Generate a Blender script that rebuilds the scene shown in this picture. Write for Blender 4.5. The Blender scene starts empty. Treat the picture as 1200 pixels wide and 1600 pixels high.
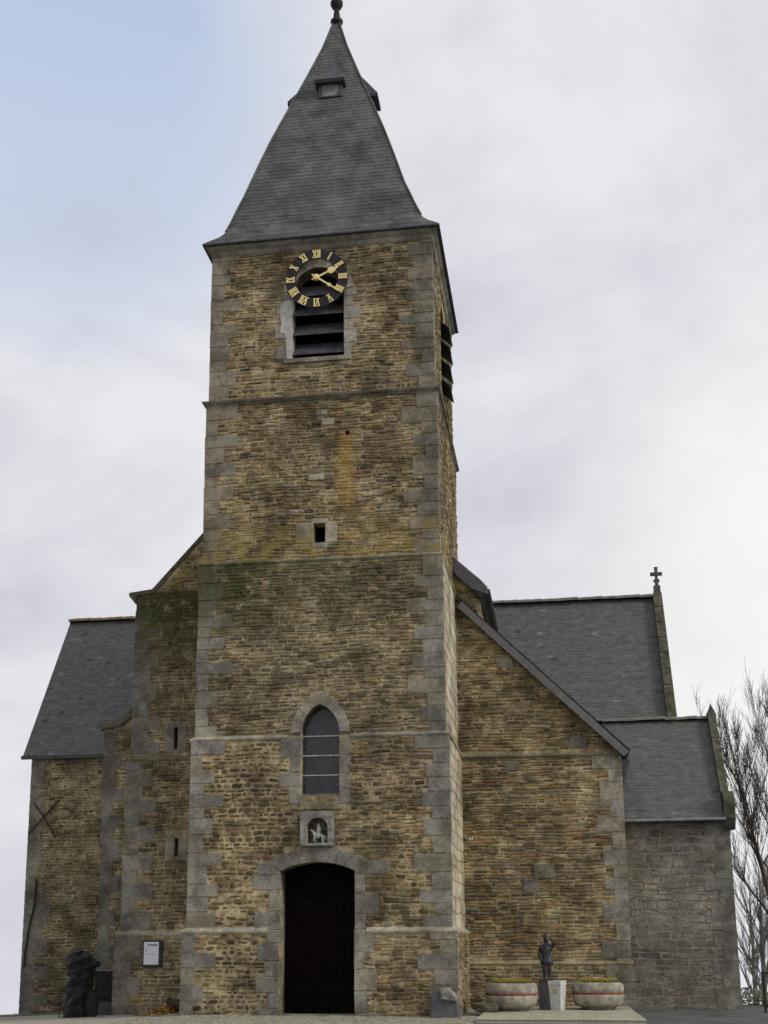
import bpy, bmesh, math, random
from mathutils import Vector, Matrix, noise
from mathutils.geometry import tessellate_polygon

R = random.Random(7)
sc = bpy.context.scene
C = sc.collection
PI = math.pi

# ------------------------------------------------------------------ camera
CAM = Vector((5.973, -35.838, 1.662))
yaw, pitch, roll = -0.1627, 0.232, -0.0019
fw = Vector((math.sin(yaw) * math.cos(pitch), math.cos(yaw) * math.cos(pitch), math.sin(pitch)))
rt = Vector((math.cos(yaw), -math.sin(yaw), 0)); up = rt.cross(fw)
r2 = math.cos(roll) * rt + math.sin(roll) * up
u2 = -math.sin(roll) * rt + math.cos(roll) * up
cam = bpy.data.cameras.new('camera')
co = bpy.data.objects.new('camera', cam); C.objects.link(co)
m3 = Matrix((r2, u2, -fw)).transposed()
co.matrix_world = Matrix.Translation(CAM) @ m3.to_4x4()
cam.sensor_fit = 'VERTICAL'; cam.sensor_height = 36; cam.sensor_width = 27
cam.lens = 2062.93 / 1600 * 36
cam.shift_x = (600 - 535.21) / 1600
cam.shift_y = (989.75 - 800) / 1600
cam.clip_end = 6000
sc.camera = co

# ------------------------------------------------------------------ world and sun
SUN = Vector((0.82, -0.27, 0.50)).normalized()
w = bpy.data.worlds.new('World'); sc.world = w; w.use_nodes = True
nt = w.node_tree; nt.nodes.clear()
def N(t, k, **kw):
    n = t.nodes.new(k)
    for a, v in kw.items():
        if a.startswith('i_'):
            key = a[2:]
            n.inputs[int(key) if key.isdigit() else key.replace('_', ' ')].default_value = v
        else: setattr(n, a, v)
    return n
out = N(nt, 'ShaderNodeOutputWorld'); bg = N(nt, 'ShaderNodeBackground'); bg.inputs[1].default_value = 0.1
sky = N(nt, 'ShaderNodeTexSky', sky_type='NISHITA', sun_disc=False)
sky.sun_elevation = math.asin(SUN.z); sky.sun_rotation = math.atan2(SUN.x, SUN.y)
sky.air_density = 1.0; sky.dust_density = 1.2
tc = N(nt, 'ShaderNodeTexCoord')
mp = N(nt, 'ShaderNodeMapping'); mp.inputs['Scale'].default_value = (1, 1, 1.7); mp.inputs['Location'].default_value = (0.3, 1.7, 0.2)
nt.links.new(tc.outputs['Generated'], mp.inputs[0])
n1 = N(nt, 'ShaderNodeTexNoise', i_Scale=3.4, i_Detail=9.0, i_Roughness=0.58, i_Distortion=0.25)
n2 = N(nt, 'ShaderNodeTexNoise', i_Scale=1.6, i_Detail=3.0, i_Roughness=0.5)
nt.links.new(mp.outputs[0], n1.inputs['Vector']); nt.links.new(tc.outputs['Generated'], n2.inputs['Vector'])
cr = N(nt, 'ShaderNodeValToRGB')
cr.color_ramp.elements[0].position = 0.36; cr.color_ramp.elements[0].color = (4.5, 4.55, 5.15, 1)
cr.color_ramp.elements[1].position = 0.61; cr.color_ramp.elements[1].color = (6.1, 6.08, 6.35, 1)
nt.links.new(n1.outputs[0], cr.inputs[0])
def mathn(t, op, a, b=None, clamp=False):
    n = N(t, 'ShaderNodeMath', operation=op, use_clamp=clamp)
    for i, v in enumerate((a, b)):
        if v is None: continue
        if isinstance(v, (int, float)): n.inputs[i].default_value = v
        else: t.links.new(v, n.inputs[i])
    return n.outputs[0]
# an opening of blue in the cloud cover, and the bright part of the cloud on the sun's side
def lobe(d, lo, hi):
    dp = N(nt, 'ShaderNodeVectorMath', operation='DOT_PRODUCT'); dp.inputs[1].default_value = Vector(d).normalized()
    nm = N(nt, 'ShaderNodeVectorMath', operation='NORMALIZE'); nt.links.new(tc.outputs['Generated'], nm.inputs[0])
    nt.links.new(nm.outputs[0], dp.inputs[0])
    mr = N(nt, 'ShaderNodeMapRange', interpolation_type='SMOOTHSTEP'); mr.inputs[1].default_value = lo; mr.inputs[2].default_value = hi
    nt.links.new(dp.outputs['Value'], mr.inputs[0]); return mr.outputs[0]
blue = lobe((-0.315, 0.755, 0.575), 0.978, 1.0)
hole = mathn(nt, 'MULTIPLY', blue, mathn(nt, 'ADD', mathn(nt, 'MULTIPLY', n1.outputs[0], 2.6), -0.55), True)
gl = lobe((0.25, 0.95, 0.20), 0.95, 1.0)
mixg = N(nt, 'ShaderNodeMix', data_type='RGBA'); mixg.inputs['B'].default_value = (7.4, 7.3, 7.0, 1)
nt.links.new(mathn(nt, 'MULTIPLY', gl, 0.75), mixg.inputs['Factor']); nt.links.new(cr.outputs[0], mixg.inputs['A'])
mixs = N(nt, 'ShaderNodeMix', data_type='RGBA')
nt.links.new(mathn(nt, 'MULTIPLY', hole, 0.62), mixs.inputs['Factor']); nt.links.new(mixg.outputs['Result'], mixs.inputs['A'])
skb = N(nt, 'ShaderNodeMix', data_type='RGBA', blend_type='MULTIPLY'); skb.inputs['Factor'].default_value = 1; skb.inputs['B'].default_value = (2.4, 2.35, 2.2, 1)
nt.links.new(sky.outputs[0], skb.inputs['A']); nt.links.new(skb.outputs['Result'], mixs.inputs['B'])
nt.links.new(mixs.outputs['Result'], bg.inputs[0]); nt.links.new(bg.outputs[0], out.inputs[0])

sl = bpy.data.lights.new('sun', 'SUN'); sl.energy = 1.5; sl.angle = math.radians(14); sl.color = (1, 0.95, 0.86)
so = bpy.data.objects.new('sun', sl); C.objects.link(so); so.rotation_euler = SUN.to_track_quat('Z', 'Y').to_euler()
so.location = (30, -10, 40)
sc.view_settings.view_transform = 'Standard'; sc.view_settings.look = 'None'
sc.view_settings.exposure = 0.42; sc.view_settings.gamma = 1; sc.view_settings.use_curve_mapping = False

# ------------------------------------------------------------------ materials
def new_mat(name):
    m = bpy.data.materials.new(name); m.use_nodes = True
    t = m.node_tree; b = t.nodes['Principled BSDF']; return m, t, b
def mixc(t, f, a, b, mode='MIX'):
    n = N(t, 'ShaderNodeMix', data_type='RGBA', blend_type=mode)
    for k, v in (('Factor', f), ('A', a), ('B', b)):
        if isinstance(v, (int, float)): n.inputs[k].default_value = v
        elif isinstance(v, tuple): n.inputs[k].default_value = (*v, 1) if len(v) == 3 else v
        else: t.links.new(v, n.inputs[k])
    return n.outputs['Result']
def ramp(t, src, lo, hi, a=0.0, b=1.0):
    n = N(t, 'ShaderNodeMapRange', interpolation_type='SMOOTHSTEP'); t.links.new(src, n.inputs[0])
    n.inputs[1].default_value = lo; n.inputs[2].default_value = hi; n.inputs[3].default_value = a; n.inputs[4].default_value = b
    return n.outputs[0]
def nz(t, scale, detail=5, rough=0.6, vec=None, dist=0.0):
    n = N(t, 'ShaderNodeTexNoise', i_Scale=scale, i_Detail=detail, i_Roughness=rough, i_Distortion=dist)
    if vec is not None: t.links.new(vec, n.inputs['Vector'])
    return n.outputs[0]
def bump(t, b, h, dist, strength=1.0):
    n = N(t, 'ShaderNodeBump'); n.inputs['Distance'].default_value = dist; n.inputs['Strength'].default_value = strength
    t.links.new(h, n.inputs['Height']); t.links.new(n.outputs[0], b.inputs['Normal'])
def pos(t): return N(t, 'ShaderNodeNewGeometry').outputs['Position']
def sepz(t, p):
    s = N(t, 'ShaderNodeSeparateXYZ'); t.links.new(p, s.inputs[0]); return s.outputs
def weather(t, c, amount=1.0):
    """old-wall stains: moss on the band below the second ledge, lichen, rust run below the drain hole"""
    p = pos(t); s = sepz(t, p)
    big = nz(t, 0.55, 4, 0.55, p); mid = nz(t, 2.3, 5, 0.65, p)
    c = mixc(t, 1.0, c, mixc(t, ramp(t, big, 0.36, 0.64), (0.74, 0.73, 0.70), (1.2, 1.17, 1.1)), 'MULTIPLY')
    c = mixc(t, 1.0, c, mixc(t, ramp(t, nz(t, 1.7, 7, 0.72, p), 0.38, 0.62), (0.62, 0.60, 0.56), (1.22, 1.20, 1.16)), 'MULTIPLY')
    # rust run
    fx = mathn(t, 'ABSOLUTE', mathn(t, 'SUBTRACT', s[0], mathn(t, 'ADD', 0.68, mathn(t, 'MULTIPLY', mathn(t, 'SUBTRACT', mid, 0.5), 0.5))))
    run = mathn(t, 'MULTIPLY', ramp(t, fx, 0.05, 0.38, 1, 0), mathn(t, 'MULTIPLY', ramp(t, s[2], 12.4, 13.4), ramp(t, s[2], 14.9, 15.1, 1, 0)))
    run = mathn(t, 'MULTIPLY', run, ramp(t, s[1], -3.0, -2.9, 1, 0))
    c = mixc(t, mathn(t, 'MULTIPLY', run, 0.62), c, (0.40, 0.25, 0.075))
    # moss band under second ledge, yellow lichen above it
    band = mathn(t, 'MULTIPLY', ramp(t, s[2], 8.6, 11.0), ramp(t, s[2], 11.5, 11.6, 1, 0))
    band = mathn(t, 'MULTIPLY', band, ramp(t, s[0], -2.6, 1.5, 1, 0.25))
    band = mathn(t, 'MULTIPLY', band, ramp(t, s[1], 1.0, 0.5, 0, 1))
    c = mixc(t, mathn(t, 'MULTIPLY', mathn(t, 'MULTIPLY', band, ramp(t, mid, 0.31, 0.52)), 0.88), c, (0.050, 0.054, 0.018))
    lic = mathn(t, 'MULTIPLY', ramp(t, s[2], 11.5, 11.6), ramp(t, s[2], 12.0, 12.8, 1, 0))
    c = mixc(t, mathn(t, 'MULTIPLY', mathn(t, 'MULTIPLY', lic, ramp(t, mid, 0.42, 0.6)), 0.6), c, (0.30, 0.23, 0.06))
    ms = nz(t, 1.1, 6, 0.7, p)
    c = mixc(t, mathn(t, 'MULTIPLY', ramp(t, ms, 0.55, 0.72), 0.55), c, (0.115, 0.105, 0.05))
    return c
def tinted(name, noise_scale=14, bd=0.012, rough=0.95, lo=0.72, hi=1.2, stains=True, wob=None):
    m, t, b = new_mat(name)
    a = N(t, 'ShaderNodeAttribute', attribute_name='tint')
    p = pos(t); n = nz(t, noise_scale, 6, 0.68, p)
    f = ramp(t, n, 0.3, 0.7, lo, hi)
    cmb = N(t, 'ShaderNodeCombineColor'); [t.links.new(f, cmb.inputs[i]) for i in range(3)]
    c = mixc(t, 1.0, a.outputs['Color'], cmb.outputs[0], 'MULTIPLY')
    if stains: c = weather(t, c)
    t.links.new(c, b.inputs['Base Color']); b.inputs['Roughness'].default_value = rough
    b.inputs['Specular IOR Level'].default_value = 0.25
    bump(t, b, nz(t, noise_scale * 2.2, 6, 0.7, p), bd); return m
def plain(name, col, rough=0.8, scale=6, var=0.25, bd=0.004, metal=0.0, spec=0.3, col2=None):
    m, t, b = new_mat(name); p = pos(t); n = nz(t, scale, 6, 0.65, p)
    c2 = col2 or tuple(x * (1 - var) for x in col)
    c = mixc(t, ramp(t, n, 0.35, 0.65), c2, tuple(x * (1 + var) for x in col) if not col2 else col)
    t.links.new(c, b.inputs['Base Color']); b.inputs['Roughness'].default_value = rough
    b.inputs['Metallic'].default_value = metal; b.inputs['Specular IOR Level'].default_value = spec
    if bd: bump(t, b, nz(t, scale * 5, 5, 0.7, p), bd)
    return m
M = {}
M['stone'] = tinted('rubble_stone')
M['dressed'] = tinted('dressed_stone', 16, 0.012, lo=0.72, hi=1.2)
def mortar():
    m, t, b = new_mat('mortar'); p = pos(t)
    c = mixc(t, ramp(t, nz(t, 3, 6, 0.7, p), 0.35, 0.65), (0.205, 0.168, 0.102), (0.47, 0.40, 0.265))
    c = weather(t, c); t.links.new(c, b.inputs['Base Color']); b.inputs['Roughness'].default_value = 1.0
    b.inputs['Specular IOR Level'].default_value = 0.1
    bump(t, b, nz(t, 22, 6, 0.75, p), 0.03); return m
M['mortar'] = mortar()
M['greymortar'] = plain('grey_mortar', (0.19, 0.18, 0.152), 1.0, 5, 0.25, 0.01)
M['slate'] = tinted('slate', 5, 0.004, rough=0.62, lo=0.82, hi=1.15, stains=False)
M['spire_slate'] = tinted('spire_slate', 1.3, 0.004, rough=0.6, lo=0.62, hi=1.5, stains=False)
M['roofcore'] = plain('roof_underlay', (0.05, 0.05, 0.052), 0.9)
M['lead'] = plain('lead_sheet', (0.20, 0.21, 0.21), 0.6, 3, 0.3, 0.003)
M['black'] = plain('black_paint', (0.012, 0.012, 0.014), 0.45, 8, 0.3, 0.001)
M['iron'] = plain('wrought_iron', (0.022, 0.020, 0.018), 0.75, 20, 0.4, 0.003)
M['gold'] = plain('gilding', (0.85, 0.68, 0.29), 0.5, 14, 0.12, 0.0, spec=0.4)
M['louvre'] = plain('louvre_slate', (0.055, 0.055, 0.062), 0.55, 5, 0.3, 0.003)
M['doorwood'] = plain('dark_door_wood', (0.0060, 0.0032, 0.0026), 0.85, 9, 0.5, 0.004, spec=0.05)
M['darkiron'] = plain('blackened_iron', (0.004, 0.0035, 0.0035), 0.8, 9, 0.4, 0.002, spec=0.1)
M['dark'] = plain('unlit_interior', (0.006, 0.006, 0.006), 1.0, 5, 0.1, 0, spec=0)  # black sheets behind openings, shade of the inside put into the colour
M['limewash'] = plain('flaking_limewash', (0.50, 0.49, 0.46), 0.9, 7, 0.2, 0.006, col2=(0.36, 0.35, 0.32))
M['mossystone'] = plain('mossy_coping', (0.12, 0.112, 0.08), 0.95, 4, 0.4, 0.012, col2=(0.045, 0.046, 0.028))
M['ridge'] = plain('ridge_tile_clay', (0.26, 0.18, 0.09), 0.9, 5, 0.4, 0.008, col2=(0.15, 0.12, 0.08))
M['ridgegrey'] = plain('ridge_tile_grey', (0.18, 0.175, 0.155), 0.9, 5, 0.4, 0.008, col2=(0.12, 0.12, 0.105))
M['zinc'] = plain('zinc_gutter', (0.20, 0.20, 0.20), 0.5, 3, 0.25, 0.001, spec=0.5)
def glassm():
    m, t, b = new_mat('dark_leaded_glass'); p = pos(t)
    c = mixc(t, ramp(t, nz(t, 12, 3, 0.5, p), 0.35, 0.65), (0.008, 0.009, 0.012), (0.028, 0.03, 0.036))
    t.links.new(c, b.inputs['Base Color']); b.inputs['Roughness'].default_value = 0.22
    b.inputs['Specular IOR Level'].default_value = 0.5
    bump(t, b, nz(t, 9, 3, 0.5, p), 0.01, 0.5); return m
M['glass'] = glassm()
M['leadcame'] = plain('lead_came', (0.13, 0.13, 0.14), 0.6, 10, 0.3, 0)
M['bar'] = plain('pale_glazing_bar', (0.6, 0.6, 0.6), 0.6, 10, 0.2, 0)
M['palestone'] = plain('pale_carved_stone', (0.52, 0.51, 0.48), 0.85, 18, 0.2, 0.005)
M['grey'] = plain('grey_carved_stone', (0.225, 0.215, 0.19), 0.95, 7, 0.4, 0.02)
M['pedfront'] = plain('pale_pedestal_stone', (0.50, 0.50, 0.49), 0.7, 6, 0.14, 0.002)
M['pedside'] = plain('dark_pedestal_stone', (0.10, 0.10, 0.105), 0.8, 6, 0.2, 0.003)
M['bronze'] = plain('dark_bronze', (0.030, 0.033, 0.037), 0.42, 14, 0.5, 0.006, metal=0.4, spec=0.5)
M['charcoal'] = plain('black_weathered_wood', (0.012, 0.012, 0.013), 0.42, 7, 0.8, 0.06, spec=0.5)
M['cabinet'] = plain('dark_brown_metal', (0.030, 0.025, 0.017), 0.75, 8, 0.4, 0.004)
M['concrete'] = plain('exposed_concrete', (0.40, 0.36, 0.30), 0.92, 5, 0.16, 0.012, col2=(0.20, 0.185, 0.145))
M['red'] = plain('rust_red_band', (0.20, 0.06, 0.035), 0.8, 12, 0.3, 0.002)
M['soil'] = plain('planter_soil', (0.035, 0.027, 0.018), 1.0, 15, 0.4, 0.02)
M['petal'] = plain('yellow_petals', (0.72, 0.56, 0.03), 0.7, 10, 0.2, 0)
M['leaf'] = plain('planter_leaves', (0.075, 0.10, 0.022), 0.7, 9, 0.35, 0)
M['dead'] = tinted('fallen_leaves', 12, 0.0, 0.85, stains=False)
M['paper'] = plain('notice_paper', (0.72, 0.74, 0.78), 0.6, 3, 0.04, 0)
M['print'] = plain('notice_print', (0.20, 0.22, 0.26), 0.7, 10, 0.2, 0)
M['bluegreen'] = plain('notice_frame_paint', (0.020, 0.030, 0.040), 0.5, 6, 0.3, 0.001)
M['brass'] = plain('brass_plaque', (0.42, 0.38, 0.10), 0.55, 8, 0.2, 0.001)
M['bark'] = plain('tree_bark', (0.095, 0.08, 0.07), 0.95, 6, 0.35, 0.01)
M['bark2'] = plain('far_tree_bark', (0.17, 0.155, 0.135), 0.95, 3, 0.3, 0.01)
M['wood'] = plain('rotten_log', (0.045, 0.030, 0.024), 0.95, 9, 0.5, 0.012)
M['render'] = plain('pale_house_render', (0.62, 0.63, 0.66), 0.9, 2, 0.06, 0.002)
M['hedge'] = plain('hedge_leaf', (0.13, 0.155, 0.10), 0.8, 4, 0.3, 0)
def groundm(name, a, b2, sc1, bd, fine=30):
    m, t, b = new_mat(name); p = pos(t)
    c = mixc(t, ramp(t, nz(t, sc1, 6, 0.7, p), 0.35, 0.65), a, b2)
    g = ramp(t, nz(t, fine, 4, 0.7, p), 0.3, 0.7, 0.8, 1.2)
    k = N(t, 'ShaderNodeCombineColor'); [t.links.new(g, k.inputs[i]) for i in range(3)]
    c = mixc(t, 1.0, c, k.outputs[0], 'MULTIPLY')
    t.links.new(c, b.inputs['Base Color']); b.inputs['Roughness'].default_value = 0.95
    b.inputs['Specular IOR Level'].default_value = 0.15
    bump(t, b, nz(t, fine, 5, 0.7, p), bd); return m
M['asphalt'] = groundm('worn_asphalt', (0.075, 0.074, 0.072), (0.125, 0.122, 0.115), 0.8, 0.01)
M['paving'] = groundm('pale_gravel_paving', (0.26, 0.25, 0.20), (0.36, 0.34, 0.28), 1.1, 0.012)
M['grass'] = groundm('far_field', (0.10, 0.12, 0.05), (0.16, 0.16, 0.08), 0.3, 0.03, 8)
M['slab'] = groundm('stone_slab', (0.30, 0.285, 0.215), (0.40, 0.38, 0.30), 2.2, 0.004)
M['cobble'] = tinted('cobble', 10, 0.008, stains=False)

# ------------------------------------------------------------------ mesh helpers
class MB:
    def __init__(s): s.v = []; s.f = []; s.c = []; s.sm = False
    def add(s, vs, fs, tint=None):
        o = len(s.v); s.v += [tuple(x) for x in vs]; s.f += [tuple(i + o for i in f) for f in fs]
        s.c += [tint or (0.2, 0.2, 0.2)] * len(vs); return s
    def box(s, a, b, tint=None, j=0.0):
        vs = [(x, y, z) for x in (a[0], b[0]) for y in (a[1], b[1]) for z in (a[2], b[2])]
        if j: vs = [tuple(k + R.uniform(-j, j) for k in p) for p in vs]
        return s.add(vs, [(0, 1, 3, 2), (4, 6, 7, 5), (0, 4, 5, 1), (2, 3, 7, 6), (0, 2, 6, 4), (1, 5, 7, 3)], tint)
    def prism(s, poly, O, U, V, Nn, d0, d1, tint=None, ch=0.0):
        """extrude a (u,v) polygon along Nn from d0 to d1, front edge chamfered by ch"""
        n = len(poly); cu = sum(p[0] for p in poly) / n; cv = sum(p[1] for p in poly) / n
        ring = lambda pl, d: [O + U * p[0] + V * p[1] + Nn * d for p in pl]
        def ins(pl, e):
            r = []
            for i in range(n):
                a = Vector(pl[i - 1]); b = Vector(pl[i]); c = Vector(pl[(i + 1) % n])
                d = ((a - b).normalized() + (c - b).normalized())
                to = Vector((cu, cv)) - b
                if d.length < 1e-4: d = to.normalized()
                if d.dot(to) < 0: d = -d
                r.append(tuple(b + d.normalized() * min(e * 1.3, to.length * 0.5)))
            return r
        if ch: vs = ring(poly, d0) + ring(poly, d1 - ch) + ring(ins(poly, ch), d1); k = 3
        else: vs = ring(poly, d0) + ring(poly, d1); k = 2
        fs = []
        for q in range(k - 1):
            for i in range(n):
                jn = (i + 1) % n; fs.append((q * n + i, q * n + jn, (q + 1) * n + jn, (q + 1) * n + i))
        fs.append(tuple((k - 1) * n + i for i in range(n)))
        if d0 > -0.0299 or d0 < -0.0301: fs.append(tuple(range(n))[::-1])
        return s.add(vs, fs, tint)
    def panel(s, outer, holes, O, U, V, Nn, th, tint=None):
        loops = [[Vector((p[0], p[1], 0)) for p in outer]] + [[Vector((p[0], p[1], 0)) for p in h] for h in holes]
        tri = tessellate_polygon(loops); flat = [p for l in loops for p in l]
        P = lambda p, d: O + U * p[0] + V * p[1] + Nn * d
        s.add([P(p, 0) for p in flat], [tuple(t) for t in tri], tint)
        for l in loops:
            n = len(l); s.add([P(p, 0) for p in l] + [P(p, -th) for p in l], [(i, (i + 1) % n, n + (i + 1) % n, n + i) for i in range(n)], tint)
        return s
    def tube(s, pts, rad, n=8, tint=None, cap=True):
        pts = [Vector(p) for p in pts]; rr = rad if isinstance(rad, (list, tuple)) else [rad] * len(pts)
        vs = []; px = None
        for i, p in enumerate(pts):
            d = (pts[min(i + 1, len(pts) - 1)] - pts[max(i - 1, 0)]).normalized()
            if px is None: px = d.orthogonal().normalized()
            px = (px - d * px.dot(d)); px = px.normalized() if px.length > 1e-6 else d.orthogonal().normalized()
            py = d.cross(px)
            for k in range(n):
                a = 2 * PI * k / n; vs.append(p + (px * math.cos(a) + py * math.sin(a)) * rr[i])
        fs = [(i * n + k, i * n + (k + 1) % n, (i + 1) * n + (k + 1) % n, (i + 1) * n + k) for i in range(len(pts) - 1) for k in range(n)]
        if cap: fs += [tuple(range(n))[::-1], tuple((len(pts) - 1) * n + k for k in range(n))]
        return s.add(vs, fs, tint)
    def lathe(s, prof, c, n=24, tint=None, sq=1.0):
        vs = [(c[0] + r * math.cos(2 * PI * k / n), c[1] + r * sq * math.sin(2 * PI * k / n), c[2] + z) for r, z in prof for k in range(n)]
        fs = [(i * n + k, i * n + (k + 1) % n, (i + 1) * n + (k + 1) % n, (i + 1) * n + k) for i in range(len(prof) - 1) for k in range(n)]
        fs += [tuple(range(n))[::-1], tuple((len(prof) - 1) * n + k for k in range(n))]
        return s.add(vs, fs, tint)
BASE = {}
def link(o, parent=None):
    C.objects.link(o)
    if parent is not None: o.parent = parent
    return o
def mk(name, mb, mat, parent=None, base=None, smooth=False, kind=None):
    b = Vector(BASE[parent.name]) if parent is not None else Vector(base or (0, 0, 0))
    me = bpy.data.meshes.new(name); me.from_pydata([(x - b.x, y - b.y, z - b.z) for x, y, z in mb.v], [], mb.f)
    a = me.attributes.new('tint', 'FLOAT_COLOR', 'POINT')
    a.data.foreach_set('color', [k for c in mb.c for k in (c[0], c[1], c[2], 1.0)])
    me.materials.append(M[mat])
    if smooth: me.polygons.foreach_set('use_smooth', [True] * len(me.polygons))
    me.update()
    o = bpy.data.objects.new(name, me)
    link(o, parent)
    if parent is None: o.location = b
    BASE[o.name] = b
    if kind: o['kind'] = kind
    return o
def tag(o, label, cat, group=None):
    o['label'] = label; o['category'] = cat
    if group: o['group'] = group
    return o
def thing(name, base, label, cat, group=None):
    o = bpy.data.objects.new(name, None); o.empty_display_size = 0.3; link(o); o.location = base; BASE[o.name] = Vector(base)
    return tag(o, label, cat, group)
X, Y, Z = Vector((1, 0, 0)), Vector((0, 1, 0)), Vector((0, 0, 1))
def smst(a, b, x):
    t = max(0, min(1, (x - a) / (b - a))); return t * t * (3 - 2 * t)

# ------------------------------------------------------------------ terrain: the church stands on a knoll
def zg(x, y):
    z = -0.045 * max(0, -3.0 - x) if x > -14 else -0.045 * 11 - 0.06 * (-14 - x)
    if x > 16: z -= 0.05 * (x - 16)
    if y > 2: z -= 0.055 * (y - 2) * smst(2, 9, y)
    if y < -45: z -= 0.03 * (-45 - y)
    return z
def sheet(xs, ys, dz, name, mat, kind='structure'):
    mb = MB(); nx, ny = len(xs), len(ys)
    mb.add([(x, y, zg(x, y) + dz) for y in ys for x in xs], [(j * nx + i, j * nx + i + 1, (j + 1) * nx + i + 1, (j + 1) * nx + i) for j in range(ny - 1) for i in range(nx - 1)])
    o = mk(name, mb, mat); o['kind'] = kind; return o
def span(a, b, n): return [a + (b - a) * i / (n - 1) for i in range(n)]
far = [-2500, -1200, -500, -200, -90, -50]
sheet(far + span(-30, 30, 61) + [50, 90, 200, 500, 1200, 2500], [-1500, -600, -250, -120, -70] + span(-45, 25, 71) + [40, 70, 150, 400, 1000, 2500], 0, 'ground', 'asphalt')
fore = sheet(span(-22, 3.95, 53), span(-44, 1.2, 92), 0.004, 'forecourt_paving', 'paving')
sheet([-2500, -600, -150, -60] + span(-40, 40, 9) + [60, 150, 600, 2500], [16, 24, 40, 80, 200, 700, 2500], 0.006, 'field', 'grass')

# ------------------------------------------------------------------ masonry
STONES = []   # (area, wall parent, mesh builder args)
OCHRE = [((0.295, 0.218, 0.108), 4), ((0.23, 0.168, 0.086), 5), ((0.15, 0.115, 0.066), 5), ((0.235, 0.20, 0.138), 4), ((0.33, 0.27, 0.165), 2), ((0.235, 0.15, 0.078), 1), ((0.19, 0.172, 0.11), 4), ((0.10, 0.082, 0.052), 2)]
GREY = [((0.228, 0.218, 0.188), 5), ((0.22, 0.21, 0.182), 4), ((0.24, 0.228, 0.195), 3), ((0.222, 0.203, 0.168), 2), ((0.21, 0.20, 0.17), 2)]
PALE = [((0.47, 0.435, 0.35), 5), ((0.50, 0.475, 0.39), 4), ((0.40, 0.365, 0.28), 2)]
DULL = [((0.205, 0.17, 0.10), 4), ((0.165, 0.137, 0.083), 4), ((0.12, 0.10, 0.066), 4), ((0.225, 0.20, 0.145), 3), ((0.18, 0.165, 0.105), 3), ((0.26, 0.205, 0.115), 2)]
def pick(pal):
    tot = sum(k for _, k in pal); q = R.uniform(0, tot)
    for c, k in pal:
        q -= k
        if q <= 0: break
    f = R.uniform(0.94, 1.06) if pal in (GREY, PALE) else R.uniform(0.76, 1.26); L_ = .35 * c[0] + .5 * c[1] + .15 * c[2]; c = tuple(x + (L_ - x) * .07 for x in c); return tuple(min(0.8, x * f * R.uniform(0.95, 1.05)) for x in c)
def wob(u, v, k): 
    return noise.noise(Vector((u * 0.9, v * 0.9, k))) * 0.055 + noise.noise(Vector((u * 3.1, v * 3.1, k + 9))) * 0.022
def rubble(parent, O, U, V, Nn, v0, v1, left, right, blocks=(), pal=OCHRE, hs=(0.055, 0.125), ws=(0.09, 0.36), gap=0.022, proud=0.024, cut=0.3, seed=0, split=0.18, style=None):
    v = v0
    while v < v1 - 0.03:
        h = min(R.uniform(*hs), v1 - v)
        lo, hi = v + 0.15 * h, v + 0.85 * h
        a, b = max(left(lo), left(hi)), min(right(lo), right(hi))
        free = [(a, b)]
        for (p, q, r, s) in blocks:
            if s <= lo or r >= hi: continue
            nf = []
            for (x, y) in free:
                if q <= x or p >= y: nf.append((x, y)); continue
                if p - x > 0.06: nf.append((x, p))
                if y - q > 0.06: nf.append((q, y))
            free = nf
        for (x, y) in free:
            u = x
            while u < y - 0.03:
                st = style(u, v) if style else None
                W = st['ws'] if st else ws
                wd = R.uniform(*W) * (0.7 + 0.6 * R.random())
                if y - u - wd < W[0] * 0.8: wd = y - u
                if wd > W[1] * 1.5: wd = wd / 2
                rows = [(v, v + h)]
                sp = st['split'] if st else split
                if h > 0.115 and R.random() < sp:
                    m = v + h * R.uniform(0.4, 0.6); rows = [(v, m), (m, v + h)]
                for (ra, rb) in rows:
                    sub = [(u, u + wd)]
                    if len(rows) == 2 and wd > 0.3 and R.random() < 0.5:
                        mm = u + wd * R.uniform(0.35, 0.65); sub = [(u, mm), (mm, u + wd)]
                    for (sa, sb) in sub:
                        zn = noise.noise(Vector((sa * .55, ra * .55, seed + 50))); g = (st['gap'] if st else gap) * R.uniform(0.6, 1.4) * (1 if gap < .015 else max(.6, 1.0 + .95 * zn)); hh = rb - ra; ww = sb - sa
                        ja = min(0.25 * hh, 0.03)
                        ct = st['cut'] if st else cut
                        x0, x1, y0, y1 = sa + g / 2, sb - g / 2, ra + g / 2 + R.uniform(-.3, .3) * g, rb - g / 2 + R.uniform(-.3, .3) * g
                        if x1 - x0 < 0.03 or y1 - y0 < 0.02: continue
                        c1 = min((x1 - x0) * 0.35, (y1 - y0) * ct * 1.6); c2 = (y1 - y0) * ct
                        k = lambda s=1.0: R.uniform(0.25, 1.0) * s
                        pl = [(x0 + c1 * k(), y0), (x1 - c1 * k(), y0), (x1, y0 + c2 * k()), (x1, y1 - c2 * k()), (x1 - c1 * k(), y1), (x0 + c1 * k(), y1), (x0, y1 - c2 * k()), (x0, y0 + c2 * k())]
                        pl = [(p + R.uniform(-ja, ja) * 0.5, q + R.uniform(-ja, ja) * 0.45 + wob(p, q, seed)) for p, q in pl]
                        d = proud * R.uniform(0.15, 1.3) * (1.0 if gap < .015 else max(.35, .95 - .9 * noise.noise(Vector((sa * .7, ra * .7, seed + 80)))))
                        if gap > .015 and R.random() < .012: continue
                        pp = st['pal'] if st else pal
                        STONES.append(((x1 - x0) * (y1 - y0), parent, (pl, O, U, V, Nn, -0.03, d, pick(pp), min(0.022, 0.22 * (y1 - y0)))))
                u += wd
        v += h
def const(k): return lambda v: k
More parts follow.
